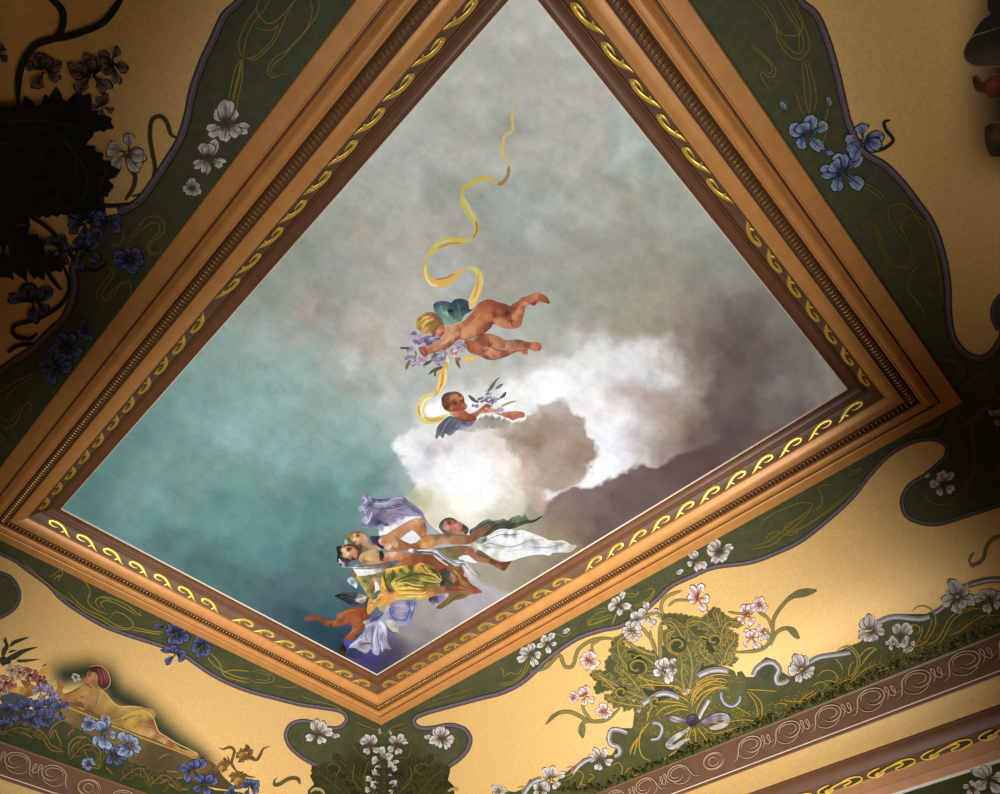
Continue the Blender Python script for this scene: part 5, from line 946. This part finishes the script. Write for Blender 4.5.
L([(640,690),(630,676),(620,668)],22,11,4)
L([(685,690),(682,668),(692,650),(684,632),(668,632),(668,645)],26,5)
L([(690,690),(692,660),(676,625),(665,620)],24,6)
L([(720,665),(722,650),(715,630),(700,620),(688,622)],24,7)
L([(722,665),(723,645),(720,625),(716,610)],26,8)
L([(724,648),(722,630),(730,620),(741,624)],16,9,4)
L([(724,662),(728,648),(734,640),(735,634)],20,10,4)
L([(726,664),(732,660),(732,652)],14,12,3)
L([(715,662),(704,655),(700,645),(704,640)],18,13,4)
for cx_,cy_,r_,d_ in ((678,643,11,1),(637,665,11,-1),(656,700,6,1),(714,638,8,-1),(622,690,7,1)):
    g.f([(cx_+r_*.8*math.cos(t),cy_+r_*.7*math.sin(t)) for t in np.linspace(0,6.28,9)[:-1]],'3a3e22'); 
    q_=[(cx_+r_*(1-t/9)*math.cos(d_*t+1),cy_+r_*.85*(1-t/9)*math.sin(d_*t+1)) for t in np.linspace(0,6.6,14)]
    g.k(q_,2.6,'5c5e38'); g.k(q_,.9,'b8963c',mat='line'); g.k([(p[0]*1.0+1.6,p[1]+1.2) for p in q_],.6,'8a7030',mat='line')
lab(g.build('acanthus_leaf',GC),'curling green acanthus leaves with gold outlines')
g=mur((580,660,7.14),6)
for pts in ('750 250,700 200,620 170,520 150,400 110,340 60,300 20','760 240,700 190,600 180,480 175,420 190,390 230,400 290','770 260,740 180,760 100,820 30,900 -60','740 230,730 120,700 60,690 0','780 300,720 260,640 240,560 260','760 320,680 300,560 300,500 360,480 440','770 340,700 320,600 340,540 400','780 360,720 350,650 370,600 390','800 340,820 260,900 180,1000 130','790 300,820 220,880 150,960 120','830 380,860 300,940 220,1040 180','770 250,700 120,620 60,600 0','420 300,300 240,200 160,140 110','400 310,300 290,240 250','430 340,360 320,300 340','500 440,440 520,380 620,360 680','480 460,420 560,390 680','450 470,430 560,430 640,460 700,510 720','780 470,760 560,700 640,620 700,560 740','840 480,900 560,930 620','820 480,830 560,835 620','800 490,780 560,800 600'): g.k(pts,1.0,'c29a38',mat='line')
g.win(640,590,7.14)
for pts in ('300 700,310 600,350 500,380 400,370 340,330 300,330 260,370 230','320 690,330 580,400 500,460 460,510 460,540 520','580 540,590 440,580 340,540 260,480 220','560 530,560 440,530 370,460 330,400 330,360 280','190 290,180 360,210 430,280 460,340 440,365 390','215 300,210 350,260 410,320 400','590 420,600 330,620 280,670 250','590 500,610 430,660 360','350 740,400 670,480 620,560 600,650 610','370 760,430 690,520 650,620 660','400 780,470 720,560 690,640 700'): g.k(pts,1.1,'c29a38',mat='line')
g.win(680,660,7.14)
for pts in ('70 260,120 180,200 140,300 130,350 160','90 290,140 210,230 170,320 180','100 320,160 240,260 200,350 210','480 220,540 300,560 380,540 420','500 220,580 300,590 400,560 440','480 210,580 215,700 225','750 290,860 300,940 260,985 230','860 300,900 260,960 225','700 310,760 320,760 370,700 390','160 470,220 520,300 520,420 480','200 440,300 450,450 430,560 440','400 330,450 360,520 400'): g.k(pts,1,'b8922f',mat='line')
g.win(500,684,7.14)
for pts in ('930 480,960 420,1000 370','960 500,990 430','800 590,850 560,880 600,870 660','900 640,930 600,960 620,950 660,1000 640','470 690,520 660,560 620,600 640,590 700,560 760','640 640,680 660,640 700,660 760','480 600,520 590,510 640,470 660','560 680,600 720,640 720','130 740,170 730,160 770'): g.k(pts,1,'a4843a',mat='line')
g.win(740,580,7.14)
for pts in ('700 500,780 470,840 520,860 600,820 690,760 720,700 740','690 510,740 480,800 500,840 560,830 650,780 700','860 550,900 500,940 490','870 620,900 560,970 490','680 560,720 600,740 650','780 690,790 620,820 580','560 690,600 650,660 650,700 690,690 730,640 720,590 730','520 760,580 730,640 760','720 760,800 730,900 640,1000 600'): g.k(pts,1.1,'a88a38',mat='line')
g.win(860,570,7.14)
for pts in ('370 300,420 260,490 270,540 330,530 430,470 520,400 550,300 600','520 350,500 420,460 500','450 400,440 470,400 540','360 390,420 400,430 440,400 465','820 270,720 290,640 350,600 430,560 500,480 540','900 270,780 290,690 340,640 410,610 480,560 540','1000 330,900 330,800 380,720 440,640 470','0 620,60 560,120 560','10 690,80 600,130 560','540 320,560 400','120 740,160 720,220 700,260 700'): g.k(pts,1.2,'a88a38',mat='line')
lab(g.build('gold_tendrils',GC),'bright gold stems fanning from the knot')
# ribbon bow
g=mur((580,660,7.14),7.5)
def rib(g,pts,w,c='978f92',e='3a3036',hl='c9c4c2'):
    g.k(pts,w,e,taper=(.9,.9)); g.k(pts,w*.8,c,taper=(.9,.9),dl=.3)
    P=np.array([tuple(p[:2]) for p in (P2(pts) if isinstance(pts,str) else pts)],float); T=np.gradient(P,axis=0); T/=np.linalg.norm(T,axis=1)[:,None]+1e-9; N=np.c_[-T[:,1],T[:,0]]
    k=g.w[2]
    g.k([tuple(p) for p in P+N*w*.12*k],w*.24,hl,dl=.5); g.k([tuple(p) for p in P-N*w*.24*k],w*.12,'6c6068',dl=.5)
def loop(g,outl,cols,fold): 
    g.f(outl,'3a3036'); P=np.array(P2(outl)); c=P.mean(0); g.f([tuple(q) for q in c+(P-c)*.93],cols)
    for f_ in fold: g.k(f_,.8,'4c424c')
rib(g,'415 370,440 320,500 280,570 240,640 240,710 270',6.6); rib(g,'765 235,790 170,850 110,930 75,1000 68,1060 80',7)
for a_ in ('520 262,532 292','565 236,562 270','640 225,650 265','825 112,842 150','920 72,925 110','780 180,810 200'): g.k(a_,1.1,'54485c',dl=.8)
rib(g,'850 420,880 360,925 285',4.8,'b2aea4','3a3036','d8d4cc')
loop(g,'765 425,720 410,660 395,620 400,650 435,700 445,760 445','660 410 9c94a0;700 425 b0a8b0;740 430 7c7080;640 405 5c5060',['640 405,700 432,760 438'])
loop(g,'790 470,740 500,680 530,620 580,608 620,640 645,690 640,750 600,800 565,780 558,720 580,672 612,660 597,700 570,760 520,800 485','780 480 a8a49c;720 530 c8c4b8;640 580 8c8488;620 615 a09898;650 635 c0bcb4;700 625 b4b0a8;760 580 a8a49c;740 510 9c9490',['670 612,640 620,625 610','700 530,640 590'])
loop(g,'860 440,910 410,980 375,1050 380,1085 415,1070 465,1010 500,940 505,920 485,1000 455,1040 430,980 440,910 470','900 430 8c7c8c;980 400 a89ca4;1040 390 b8b0b4;1075 430 8c8488;1040 470 c0bcb4;960 492 b4b0a8;930 455 5c5060;1000 410 6c6070',['1040 430,990 445,920 470','960 400,980 430','900 430,980 400,1050 395'])
g.f([(810+44*math.cos(t),430+40*math.sin(t)) for t in np.linspace(0,6.28,11)[:-1]],'790 410 4c4058;830 420 3a3048;810 450 2a2434;800 400 5c5068',sp=1.2)
g.k([(810+44*math.cos(t),430+40*math.sin(t)) for t in np.linspace(0,6.28,12)],.7,'1c1620',taper=(1,1))
lab(g.build('ribbon_bow',GC),'silver grey ribbon bow with a dark knot')
g=mur((580,660,7.14),7.5); rib(g,'520 450,560 450,592 490,565 560,510 570',3.8); lab(g.build('ribbon_tail',GC),'curling end of the grey ribbon')
g=mur((580,660,7.14),7.5); rib(g,'340 520,280 500,230 500,212 550,225 600,280 622,288 670,250 690',5.4); lab(g.build('ribbon_tail',GC),'curling end of the grey ribbon')
g=mur((680,660,7.14),7.5); rib(g,'300 230,300 270,330 315,380 330,425 295,430 255',4.2,'837a90'); lab(g.build('ribbon_tail',GC),'curling end of the grey ribbon')
g=mur((680,660,7.14),7.5); rib(g,'525 110,550 60,610 20,670 20,710 70,690 120,700 165,750 160,775 140',6); lab(g.build('ribbon_tail',GC),'curling end of the grey ribbon')
g=mur((680,660,7.14),8.2); g.f('570 110,590 60,630 40,660 50,670 80,640 120,620 150','3c4024'); g.build('leaf_ground',GC)
g=mur((740,580,7.14),7.5); rib(g,'500 590,560 555,640 540,720 530,790 520',5.6,'8e9090'); lab(g.build('ribbon_tail',GC),'curling end of the grey ribbon')
g=mur((860,570,7.14),7.5); rib(g,'130 375,200 345,270 335,360 345,430 350,500 335',6,'a6a6a8'); lab(g.build('ribbon_tail',GC),'curling end of the grey ribbon')
g=mur((860,570,7.14),7.5); rib(g,'530 310,570 285,600 260',5); lab(g.build('ribbon_tail',GC),'curling end of the grey ribbon')
g=mur((860,570,7.14),7.5); rib(g,'770 110,850 85,930 70,1010 70',6.4,'827f86'); lab(g.build('ribbon_tail',GC),'curling end of the grey ribbon')
g=mur((500,684,7.14),7.5); rib(g,'520 640,560 590,610 550,660 530',5.2); lab(g.build('ribbon_tail',GC),'curling end of the grey ribbon')
g=mur((500,684,7.14),7.5); rib(g,'170 790,210 730,260 690,300 680',6); lab(g.build('ribbon_tail',GC),'curling end of the grey ribbon')
for x,y,r,a,p in ((719,551,11,40,WH),(695,560,9,70,WH),(618,604,9,40,WH),(637,620,9,90,WH),(648,615,10,0,WH),(632,632,9,110,WH),(589,661,9,90,PKW),(548,642,8,60,WH),(531,653,10,40,WH),(699,598,11,10,PKW),(665,670,11,70,WH),(675,668,9,-30,WH),(748,615,11,70,PKW),(752,638,9,90,PKW),(760,604,7,-30,PKW),(763,632,6,60,PKW),(585,696,8,80,PKW),(573,697,5,180,PKW),(604,712,7,90,PKW),(601,760,10,85,WH),(552,779,11,70,WH),(541,789,8,150,WH),(500,792,6,40,WH),(802,670,12,80,WH),(871,631,12,80,WH),(901,636,11,80,WH),(893,643,6,140,WH),(908,645,7,60,WH),(958,598,14,80,WH),(990,600,12,80,WH),(942,484,11,60,WH),(999,417,8,100,WH)):
    iris(GC,x,y,r,a,p,'white iris' if p is WH else 'white iris flushed with red')
for x,y,r,a in ((674,573,6,-20),(561,633,6,-30),(932,474,5,160)): bud(GC,x,y,r,a,WH)
# ---------------- panel D (lower left)
rD=[(318,766),(302,757),(290,746),(286,734),(292,724),(306,721),(324,727),(338,728),(346,722),(346,715),(338,710),(320,707),(300,704),(280,699),(250,691),(227,682),(207,671),(187,657),(171,649),(151,642),(126,634),(101,624),(76,609),(60,597),(50,586),(30,571),(15,560),(0,553),(-20,545)]
fr=[frame_px(t,3) for t in np.linspace(0,1,24)]
green('green_border',GD,rD,[(-60,520)]+fr+[(384,800),(318,800)],[rD],4.6,'green border with gold tendrils and blue irises below the lower left frame')
g=mur(layer=1); g.f([(-20,570),(0,573),(12,579),(19,593),(15,607),(0,617),(-20,620)],'4c4f33'); g.k([(-20,570),(0,573),(12,579),(19,593),(15,607),(0,617),(-20,620)],4.4,'1f1816',taper=(1,1)); g.k([(-20,570),(0,573),(12,579),(19,593),(15,607),(0,617),(-20,620)],3,'665861',taper=(1,1))
lab(g.build('green_lobe',GD),'small round green lobe at the left edge')
g=mur(layer=3); g.win(0,594,3.968)
for pts in ('250 0,300 40,340 70,400 100,450 130,500 140,530 120,500 85,460 70,440 90','270 -10,330 50,400 85,440 110,480 130,520 135','400 60,380 30,400 10,440 15,500 40,540 70,560 85,555 60','420 60,400 35,430 25,490 50,545 85','520 140,580 150,640 160','530 130,600 145,650 150','360 -10,350 30,380 60,430 80','800 220,850 280,900 310,950 330,990 335','820 220,870 270,890 320,940 340,990 350','890 310,920 300,990 305','0 0,20 -5'): g.k(pts,1.0,'a8903c',mat='line')
g.win(250,594,3.968)
for pts in ('0 310,40 300,90 320,90 345,40 350,0 340','30 310,75 320,70 340,20 335','150 330,200 350,160 370,100 360','200 360,260 380,300 400','380 470,330 440,250 420,200 400','420 505,450 520,510 540,540 560','620 510,560 530,540 560'): g.k(pts,.9,'8a7a34',mat='line')
g.win(0,400,3.968)
for pts in ('0 575,30 570','180 640,220 650,250 680,240 700,215 690','200 700,250 670,300 690,340 720,360 760,350 790','215 710,240 690,230 720','380 790,400 780,440 790','90 640,160 700,220 750,270 794'): g.k(pts,.9,'a8903c',mat='line')
lab(g.build('gold_tendrils',GD),'looping gold lines')
for x,y,r,a,p in ((177,633,11,100,BL),(202,646,10,80,BL),(176,654,9,100,BL)): iris(GD,x,y,r,a,p,'blue iris')
bud(GD,164,627,6,190,BL)
# parapet and garland below the reclining woman
g=mur(layer=2)
g.f([(58,700),(80,708),(130,730),(180,749),(212,762),(222,775),(232,790),(170,778),(120,758),(70,735),(40,718)],'60 706 8a6c34;120 735 7c6230;200 765 6c5428;90 725 6c5428;160 765 4c4020;215 780 4c4020')
g.k([(60,704),(80,712),(130,733),(180,752),(206,763)],1.3,'c4983c',mat='line',taper=(1,.6),dl=.7)
lab(g.build('parapet',GD),'gold edged parapet under the reclining woman')
g=mur(layer=2.4)
st=[side_pt(3,.3339,.7312,t) for t in np.linspace(0,1,50)]; sp_=[]
for p in st:
    q=np.array(p)*H; q[2]+=CZ; x,y=project(q[None,:])
    if -60<x[0]<346: sp_.append((float(x[0]),float(y[0])))
g.f([(352,872),(330,850),(300,826),(272,806),(240,792),(215,790),(190,780),(160,775),(130,762),(105,745),(85,732),(66,722),(40,712),(10,706),(-30,704)]+sp_,'3a4020',smooth=False,sp=4)
g.w=(0,700,8.33)
for pts in ('120 210,200 230,280 290,340 330','400 300,440 220,500 180,560 160,600 180','410 330,450 250,480 300,510 370,490 380','270 210,330 250,390 310,420 370,520 420','260 200,340 280,380 360,430 420,540 430','560 300,590 260,620 240','580 480,570 390,620 320,700 310,750 350','600 480,600 400,650 350,710 360','640 470,660 400,720 390','700 500,780 540,830 540,820 570,760 560','100 240,160 260,220 290,280 320','880 560,920 600,940 620','450 250,440 330'): g.k(pts,1.3,'8c6c28',mat='line')
g.win(80,650,7.14)
for pts in ('0 640,40 620,60 680,30 720,60 770','10 680,50 650','560 780,600 750,640 740','200 780,220 720,270 690','0 600,20 610'): g.k(pts,1.2,'8c6c28',mat='line')
g.win(160,700,7.14)
for pts in ('0 520,60 510,130 515','0 600,50 570,120 560,170 550','60 600,120 630,200 640','0 560,80 540','20 660,60 620'): g.k(pts,1.2,'9c7c30',mat='line')
g.w=NOPX
for sp,w,s in (([(70,760),(85,745),(100,750),(98,765)],16,1),([(120,780),(140,768),(150,785)],18,2),([(0,735),(20,728),(45,738)],14,3),([(150,785),(165,775),(180,790)],14,4)): leaf(g,sp,w,'33381c','7a6228',4,s)
lab(g.build('green_garland',GD),'dark green garland along the lower left moulding')
for x,y,r,a,p in ((9,712,9,100,BL),(26,709,9,80,BL),(38,711,10,100,BL),(33,720,9,80,BL),(48,706,9,60,BL),(46,718,9,90,BL),(59,709,9,30,BL),(5,727,8,90,BL),(104,733,13,80,BG),(88,724,7,200,BG),(129,745,12,-60,BG),(114,756,10,100,BL),(88,764,6,20,BG),(192,770,11,80,BL),(205,784,10,80,BL),(249,787,9,80,BL),(232,795,7,60,BL),(40,690,7,40,('c0b4c4','8c84a0','4c3c4c','8c5c5c')),(48,694,8,120,('b0a4bc','847c9c','443c50','8c5c5c')),(54,700,6,60,('a8a0bc','706c94','3c3850','6c4c5c'))):
    iris(GD,x,y,r,a,p,'blue iris' if p is BL else 'grey lilac iris')
for x,y,r,c in ((6,683,10,('d08c80','a8504c','5c2420')),(30,675,9,('c07068','8c3438','4c1c1c')),(20,672,8,('e0b8a4','b88478','6c4438')),(12,670,7,('e4ccb8','b8a08c','705c4c')),(40,680,7,('a85c50','7c3430','441c18')),(76,677,5,('e8e4d4','b8b49c','6c6c54')),(1,690,8,('dcb4a8','a87c78','5c3c3c'))):
    g=mur(layer=4)
    for i in range(9):
        a=i*2.4; q=r*.11*i
        petal(g,x+q*.5*math.cos(a),y+q*.4*math.sin(a),r*.62,r*.5,a,(c[0],c[1],c[2],c[2]),i+int(x))
    g.f([(x+r*.25*math.cos(t),y+r*.2*math.sin(t)) for t in np.linspace(0,6.28,7)[:-1]],c[2],sp=2)
    lab(g.build('painted_rose',GD),'pink or cream rose in the fruit basket')
g=mur((0,620,7.14),3.4)
g.f('70 500,110 475,180 480,230 500,250 530,200 550,130 550,80 530','100 500 e0a83c;160 500 c89030;220 530 9c6820;120 490 f0c860;200 545 7c4c18')
g.f('150 430,200 440,270 490,290 510,250 510,180 480','180 450 8c6420;240 490 b88428;270 500 d09c34')
g.f('260 380,300 350,350 350,345 375,300 385','d0a03c'); g.f('310 420,370 440,400 430,390 480,340 470','c8b06c')
lab(g.build('painted_fruit',GD),'yellow fruit')
g=mur((0,620,7.14),3)
for a,b in (('20 270 3,30 220 5,50 180 4,20 130 1','3c3a20'),('50 200 3,45 150 2,38 120 1','3c3a20'),('70 190 3,100 160 4,150 140 3,210 120 .8','3c3a20'),('40 280 4,100 260 6,150 230 5,200 210 3,275 190 .8','3c3a20'),('120 290 3,180 290 3,290 278 .6','4c4428'),('0 300 10,40 290 8,80 300 4','30301c'),('60 230 2,90 220 2,120 215 .8','3c3a20'),('0 560 10,100 560 12,220 585 6','4c5058'),('0 650 8,100 620 5','2c2c20'),('300 330 1,320 320 2,335 315 1','7c6c30')): g.k(a,0,b)
lab(g.build('leaf_blades',GD),'dark pointed leaves of the basket')
# woman
wD=link('painted_woman',None,GD); wD.matrix_parent_inverse=Matrix.Translation(GD.location).inverted()
lab(wD,'reclining woman seen from behind with one hand raised to her lips')
g=mur((0,620,7.14),4)
g.f('470 560,560 520,640 560,640 640,560 620,480 590','7c5428')
g.f('405 430,420 440,435 420,450 440,460 470,445 500,460 530,500 510,560 480,590 460,610 440,640 470,660 490,700 480,720 490,760 530,800 580,850 615,930 615,1000 622,1020 624,1060 630,1100 640,1100 700,960 740,850 750,800 730,740 700,680 680,610 650,600 600,560 580,480 600,440 590,420 560,400 510,410 480',
 '420 470 a8783c;440 540 b88444;450 580 8c5c2c;480 530 9c6834;540 500 b07c40;590 470 b88450;500 560 b0803f;560 545 bc8a48;600 520 c0904e;650 510 b88a4a;700 510 a47c42;740 560 ac8848;640 560 a88048;690 600 b08c50;740 620 ac8a4a;800 620 a4803e;850 660 9c783c;700 660 8c6c38;640 620 8c6430;580 600 c08860;620 650 6c4c24;780 700 84602c;900 640 b08c48;950 650 a88444;1000 660 a08040;1050 660 ac8c48;850 720 7c5c2a;720 520 c49c5c;800 590 c8a058;900 625 c8a45c')
g.k('430 600,500 590,560 560,620 530,650 500',1,'6c4420'); g.k('455 530,520 510,580 475',.9,'6c4420'); g.k('700 520,690 580,660 640',.8,'7c5c2c'); g.k('720 490,760 530,805 582,850 614,930 614,1020 622',1,'d8b868'); g.k('620 640,700 680,780 720',1.2,'5c4018')
lab(g.build('body',wD),'bare back and arms')
g=mur((0,620,7.14),4.6)
g.f('610 440,590 430,600 410,620 400,625 370,640 345,660 340,700 350,715 400,710 450,700 480,670 490,640 480,620 465','640 360 5c3c24;640 385 b87c50;630 405 a87048;650 400 c08858;640 430 b87c50;660 440 a06c40;620 440 a87044;680 460 8c5c34;660 470 b08450')
g.f('635 340,670 325,710 325,750 345,775 390,785 430,775 470,745 488,715 480,700 450,700 400,680 370,650 365','660 340 3c2418;700 340 4c2818;740 370 6c2838;700 390 4c2020;720 400 7c3c48;750 400 8c3848;760 440 5c2830;730 440 5c2430;740 470 4c281c;700 430 2c1810')
for a in ('700 350,720 400,725 460','725 345,745 390,750 430','745 350,765 400,765 450'): g.k(a,.9,'9c5060')
g.k('635 335,680 322,730 330,770 370,788 430,775 475,745 490',.9,'c8a868',mat='line'); g.k('628 393,640 396,652 392',1,'2c120a'); g.k('612 408,604 414,612 418',.9,'6c3420'); g.k('610 424,620 428',.9,'8c2c20'); g.k('626 384,645 380,656 384',.8,'3c1c10'); g.f('660 400,672 396,678 410,668 424,660 416','b07848'); g.k('600 450,640 470,660 490',1,'6c4424')
lab(g.build('head',wD),'head with dark hair bound in a red scarf')
g=mur((80,650,7.14),4.6)
g.f('210 510,290 480,360 445,430 425,490 450,520 490,545 530,560 580,600 620,660 650,720 700,790 720,840 740,850 765,800 755,720 720,640 690,560 650,480 620,400 590,300 550','240 510 9c7c34;320 480 c0a048;400 450 d0b054;450 450 c8a44c;490 470 a88038;380 490 c0a048;440 500 8c6c30;360 520 b89448;300 530 9c7838;500 510 7c4c28;460 540 a8784c;400 560 b08c48;420 580 c09c50;500 600 d0a86c;530 620 9c5c38;540 570 7c4424;580 620 a87440;600 650 c8986c;640 660 8c4c30;700 700 a88440;780 730 b8844c;830 740 c8986c;840 760 a0683c')
for a in ('240 515,340 495,440 490,520 520','380 560,420 540,480 545,530 560','300 500,380 470,450 470'): g.k(a,.9,'7c5a24')
g.k('430 420,490 448,530 500,560 578,610 615,690 665,790 712,845 740',1,'d8b868')
lab(g.build('drapery',wD),'yellow drapery over the legs')
# small gold brown sprites at the end of the parapet
g=mur((160,700,7.14),3)
for a,w,c in (('415 335 1,450 350 2,500 335 3,530 360 3,520 410 3,510 450 3,540 500 2.4,570 520 2',0,'6c5028'),('640 420 2,690 425 3,715 390 3,740 345 2,790 330 .8',0,'6c5028'),('600 520 1.6,630 545 2,680 550 .8',0,'6c5028'),('820 560 3,815 600 4,850 600 4,920 560 4,980 560 4,1000 600 4',0,'5a5428'),('840 550 2,815 570 3',0,'5a5428'),('480 400 1,490 430 2,470 470 2',0,'6c5028')): g.k(a,w,c)
g.w=NOPX
for sp,w,sd in (([(236,758),(242,752),(248,748)],9,1),([(246,760),(250,752),(246,745)],8,2),([(238,762),(246,757),(254,758)],8,3),([(214,772),(220,766),(230,762)],9,4),([(222,772),(226,764),(224,758)],7,5),([(230,782),(238,776),(244,780)],10,6),([(240,788),(236,780),(242,772)],8,7),([(228,776),(236,774),(246,776)],7,8)): leaf(g,sp,w,'8a6a34','5a3f1e',3,sd,lw=.6)
for x,y,r in ((238,781,5),(222,768,4),(242,754,3.5)): g.f([(x+r*math.cos(t),y+r*.8*math.sin(t)) for t in np.linspace(0,6.28,10)[:-1]],'%g %g b4883c;%g %g 6c4c20'%(x-1,y-1,x+2,y+2),sp=1)
lab(g.build('painted_vine',GD),'brown vine tendrils and fruit at the end of the parapet')
# ---------------- corner motif
cm=link('corner_ornament',None); cm.location=Vector([q*H for q in (CX-HX-.2,CY+HY+.2,.93)])+Vector((0,0,CZ))
tag(cm,'dark green leaf ornament with falling white irises, painted in the corner under the frame tip','wall painting')
g=mur(layer=2.2)
g.f([(318,766),(330,752),(345,745),(362,742),(384,738),(405,742),(422,745),(436,752),(446,768),(450,772),(448,780),(454,786),(456,810),(440,835),(420,845),(384,850),(348,845),(322,835),(306,810),(308,790),(314,784),(310,776),(314,768)],'330 752 4c4f33;384 738 4c4f33;436 752 4c4f33;384 748 3c3c20;330 775 2c2c12;440 775 2e2c12;384 790 1c1c0c;350 780 26260f;420 780 26260f',smooth=False,sp=2.5)
lab(g.build('leaf_ground',cm),'dark green ground')
g=mur(layer=3)
for sp,w,s in (([(350,800),(335,785),(322,775),(314,768)],26,1),([(352,805),(330,795),(312,790)],24,2),([(375,800),(360,780),(345,765),(335,755)],26,3),([(415,800),(428,782),(440,772),(448,768)],26,4),([(415,805),(438,796),(452,790)],24,5),([(395,800),(408,780),(422,765),(432,756)],26,6),([(383,800),(384,780),(384,760)],26,7)): leaf(g,sp,w,'33341a','5c4a20',5,s,lw=.6)
g.win(300,714,6.25)
for a in ('360 50,380 75,450 90,490 120','670 60,640 85,580 90,540 120','20 100,15 160,40 190','980 130,990 180,960 210','330 180,360 230,420 270','700 180,680 260,620 260','160 330,200 300,250 330,220 380','820 320,760 300,720 340,780 380','340 300,330 400,380 470','430 280,400 380,420 460','690 300,700 400,640 470','60 480,90 460,140 470,160 500'): g.k(a,.8,'78682e',mat='line')
g.k('60 485 2,90 462 3,130 468 3,150 495 2',0,'b09c60'); g.k('930 480 2,960 462 3,1000 470 3',0,'b09c60')
lab(g.build('acanthus_leaf',cm),'brown green curling leaves')
for x,y,r,a in ((318,733,11,90),(370,745,9,100),(397,744,9,80),(442,738,11,80),(381,760,10,180),(388,771,8,90),(375,778,7,120),(397,788,9,80),(373,790,8,100)): iris(cm,x,y,r,a,WH,'white iris')
for x,y,r,a in ((330,736,6,-10),(434,738,6,190),(391,761,5,0),(379,735,4,-80),(391,736,4,-100)): bud(cm,x,y,r,a,WH)
# ---------------- cornice ornament
UN=.002
def strip_surf(side,d0,z0,d1,z1):
    L=math.hypot(d1-d0,z1-z0); nd,nz=(z1-z0)/L,-(d1-d0)/L
    if nd>0: nd,nz=-nd,-nz
    def f(p,layer):
        p=np.atleast_2d(np.array(p,float)); out=[]
        for u,v in p[:,:2]:
            t=v*UN/L; d=d0+(d1-d0)*t+nd*.00035*layer; z=z0+(z1-z0)*t+nz*.00035*layer; uu=u*UN
            q=(CX+uu,CY-HY-d,z) if side==0 else (CX+uu,CY+HY+d,z) if side==1 else (CX+HX+d,CY+uu,z) if side==2 else (CX-HX-d,CY+uu,z)
            out.append((q[0]*H,q[1]*H,CZ+q[2]*H))
        return np.array(out)
    return f
def spiral(cx,cy,rx,ry,t0,t1,shrink,n=16):
    return [(cx+rx*math.cos(t)*(1-shrink*k/(n-1)),cy+ry*math.sin(t)*(1-shrink*k/(n-1))) for k,t in enumerate(np.linspace(t0,t1,n))]
for s in range(4):
    f=strip_surf(s,.3361,.7285,.3441,.6755)
    g=Fig(f,'mural',NOPX,None,1); half=(HX if s<2 else HY)+.30; P=47. if s<2 else 43.
    n=int(half/UN/P)
    for i in range(-n,n+1):
        m=1 if i>0 else -1; c=i*P
        if i==0:
            for q in (1,-1): g.k(spiral(0,12,14,8.5,0,2*math.pi*q,.2),1.1,'b79878',mat='line'); 
            g.k(spiral(0,12,7,5,0,6.3,.3),.9,'b79878'); continue
        for dy,col,w in ((.8,'4c3a30',1.5),(0,'bd9f80',1.15)):
            a=[(c+m*x,12+y+dy) for x,y in ((-24,8),(-19,7),(-15,2),(-11,-5),(-3,-9),(6,-9),(13,-6),(15,-1),(11,4),(3,6),(-3,4),(-5,1))]
            g.k(a,w,col)
            g.k([(c+m*x,12+y+dy) for x,y in ((-14,3),(-12,7),(-5,10),(4,9),(10,6))],w*.7,col)
            g.k([(c+m*x,12+y+dy) for x,y in ((-10,-1),(-6,-6),(2,-7),(9,-5),(11,-1),(7,2),(1,2))],w*.8,col)
            g.k([(c+m*x,12+y+dy) for x,y in ((14,6),(17,3),(20,-2),(19,-6),(17,-3),(20,3),(23,4),(26,-1),(25,-5),(23,-2),(26,3),(30,1))],w*.85,col)
    tr=bpy.data.objects['trim_%d'%(s+1)]; lab(g.build('painted_scrollwork',tr),'pale brown line scrolls')
    # interlace on the lower band
    f=strip_surf(s,.3882,.6112,.4003,.6002)
    g=Fig(f,'gilt',NOPX,None,2.2); P=54.; n=int((half+.09)/UN/P)
    for i in range(-n,n+1):
        for q in (-15,15): g.f([(i*P+8+q+8.5*math.cos(t),4.2+3*math.sin(t)) for t in np.linspace(0,6.28,13)[:-1]],'4c3c22',mat='mural',sp=3)
    for i in range(-n,n+1):
        c=i*P+8
        for pts in ([(-10,.6),(-18,1.2),(-25,2.6),(-27,4.6),(-24,6.6),(-18,7.6),(-12,7.4)],[(10,7.8),(18,7.2),(25,6),(27,3.8),(24,1.8),(16,.9),(8,1.4),(0,2.4)],[(-14,4.2),(-18,5),(-19,6.2),(-15,6.8),(-11,6.2),(-8,5.4)],[(-17,5.8),(-12,4.6),(-4,3),(6,2.2),(13,2.4),(14,4),(9,5),(5,5.4),(4,6.8),(8,7.6)]):
            g.k([(c+x*.88,y) for x,y in pts],1.35,'ffd24e',mat='mural')
    tr=bpy.data.objects['trim_%d'%(s+9)]; lab(g.build('gilt_interlace',tr),'gold interlaced C scrolls')
    # irises of the wall frieze
f=strip_surf(1,.4141,.565,.4141,.32)
g=Fig(f,'mural',NOPX,None,2)
def wall_pt(x,y):
    """photo point to frieze coordinates on the far right wall"""
    r=rays([(x,y)])[0]; k=(CY+HY+.4141)/r[1]; return ((r[0]*k-CX)/UN,(.565-r[2]*k)/UN)
for x,y,r,a in ((989,779,24,80),(973,789,12,140)):
    u,v=wall_pt(x,y)
    for i,(o,l) in enumerate(((78,.5),(-74,.48),(5,.45),(205,.45),(155,.45),(180,.36))): petal(g,u,v,r*l*1.2,r*.36,math.radians(a+o),WH,i+int(x),fall if i<3 else stand)
    g.f([(u+2*math.cos(t),v+2*math.sin(t)) for t in np.linspace(0,6.28,7)[:-1]],'5a2f22',sp=2)
lab(g.build('painted_iris',bpy.data.objects['trim_14']),'white iris on the green wall frieze')
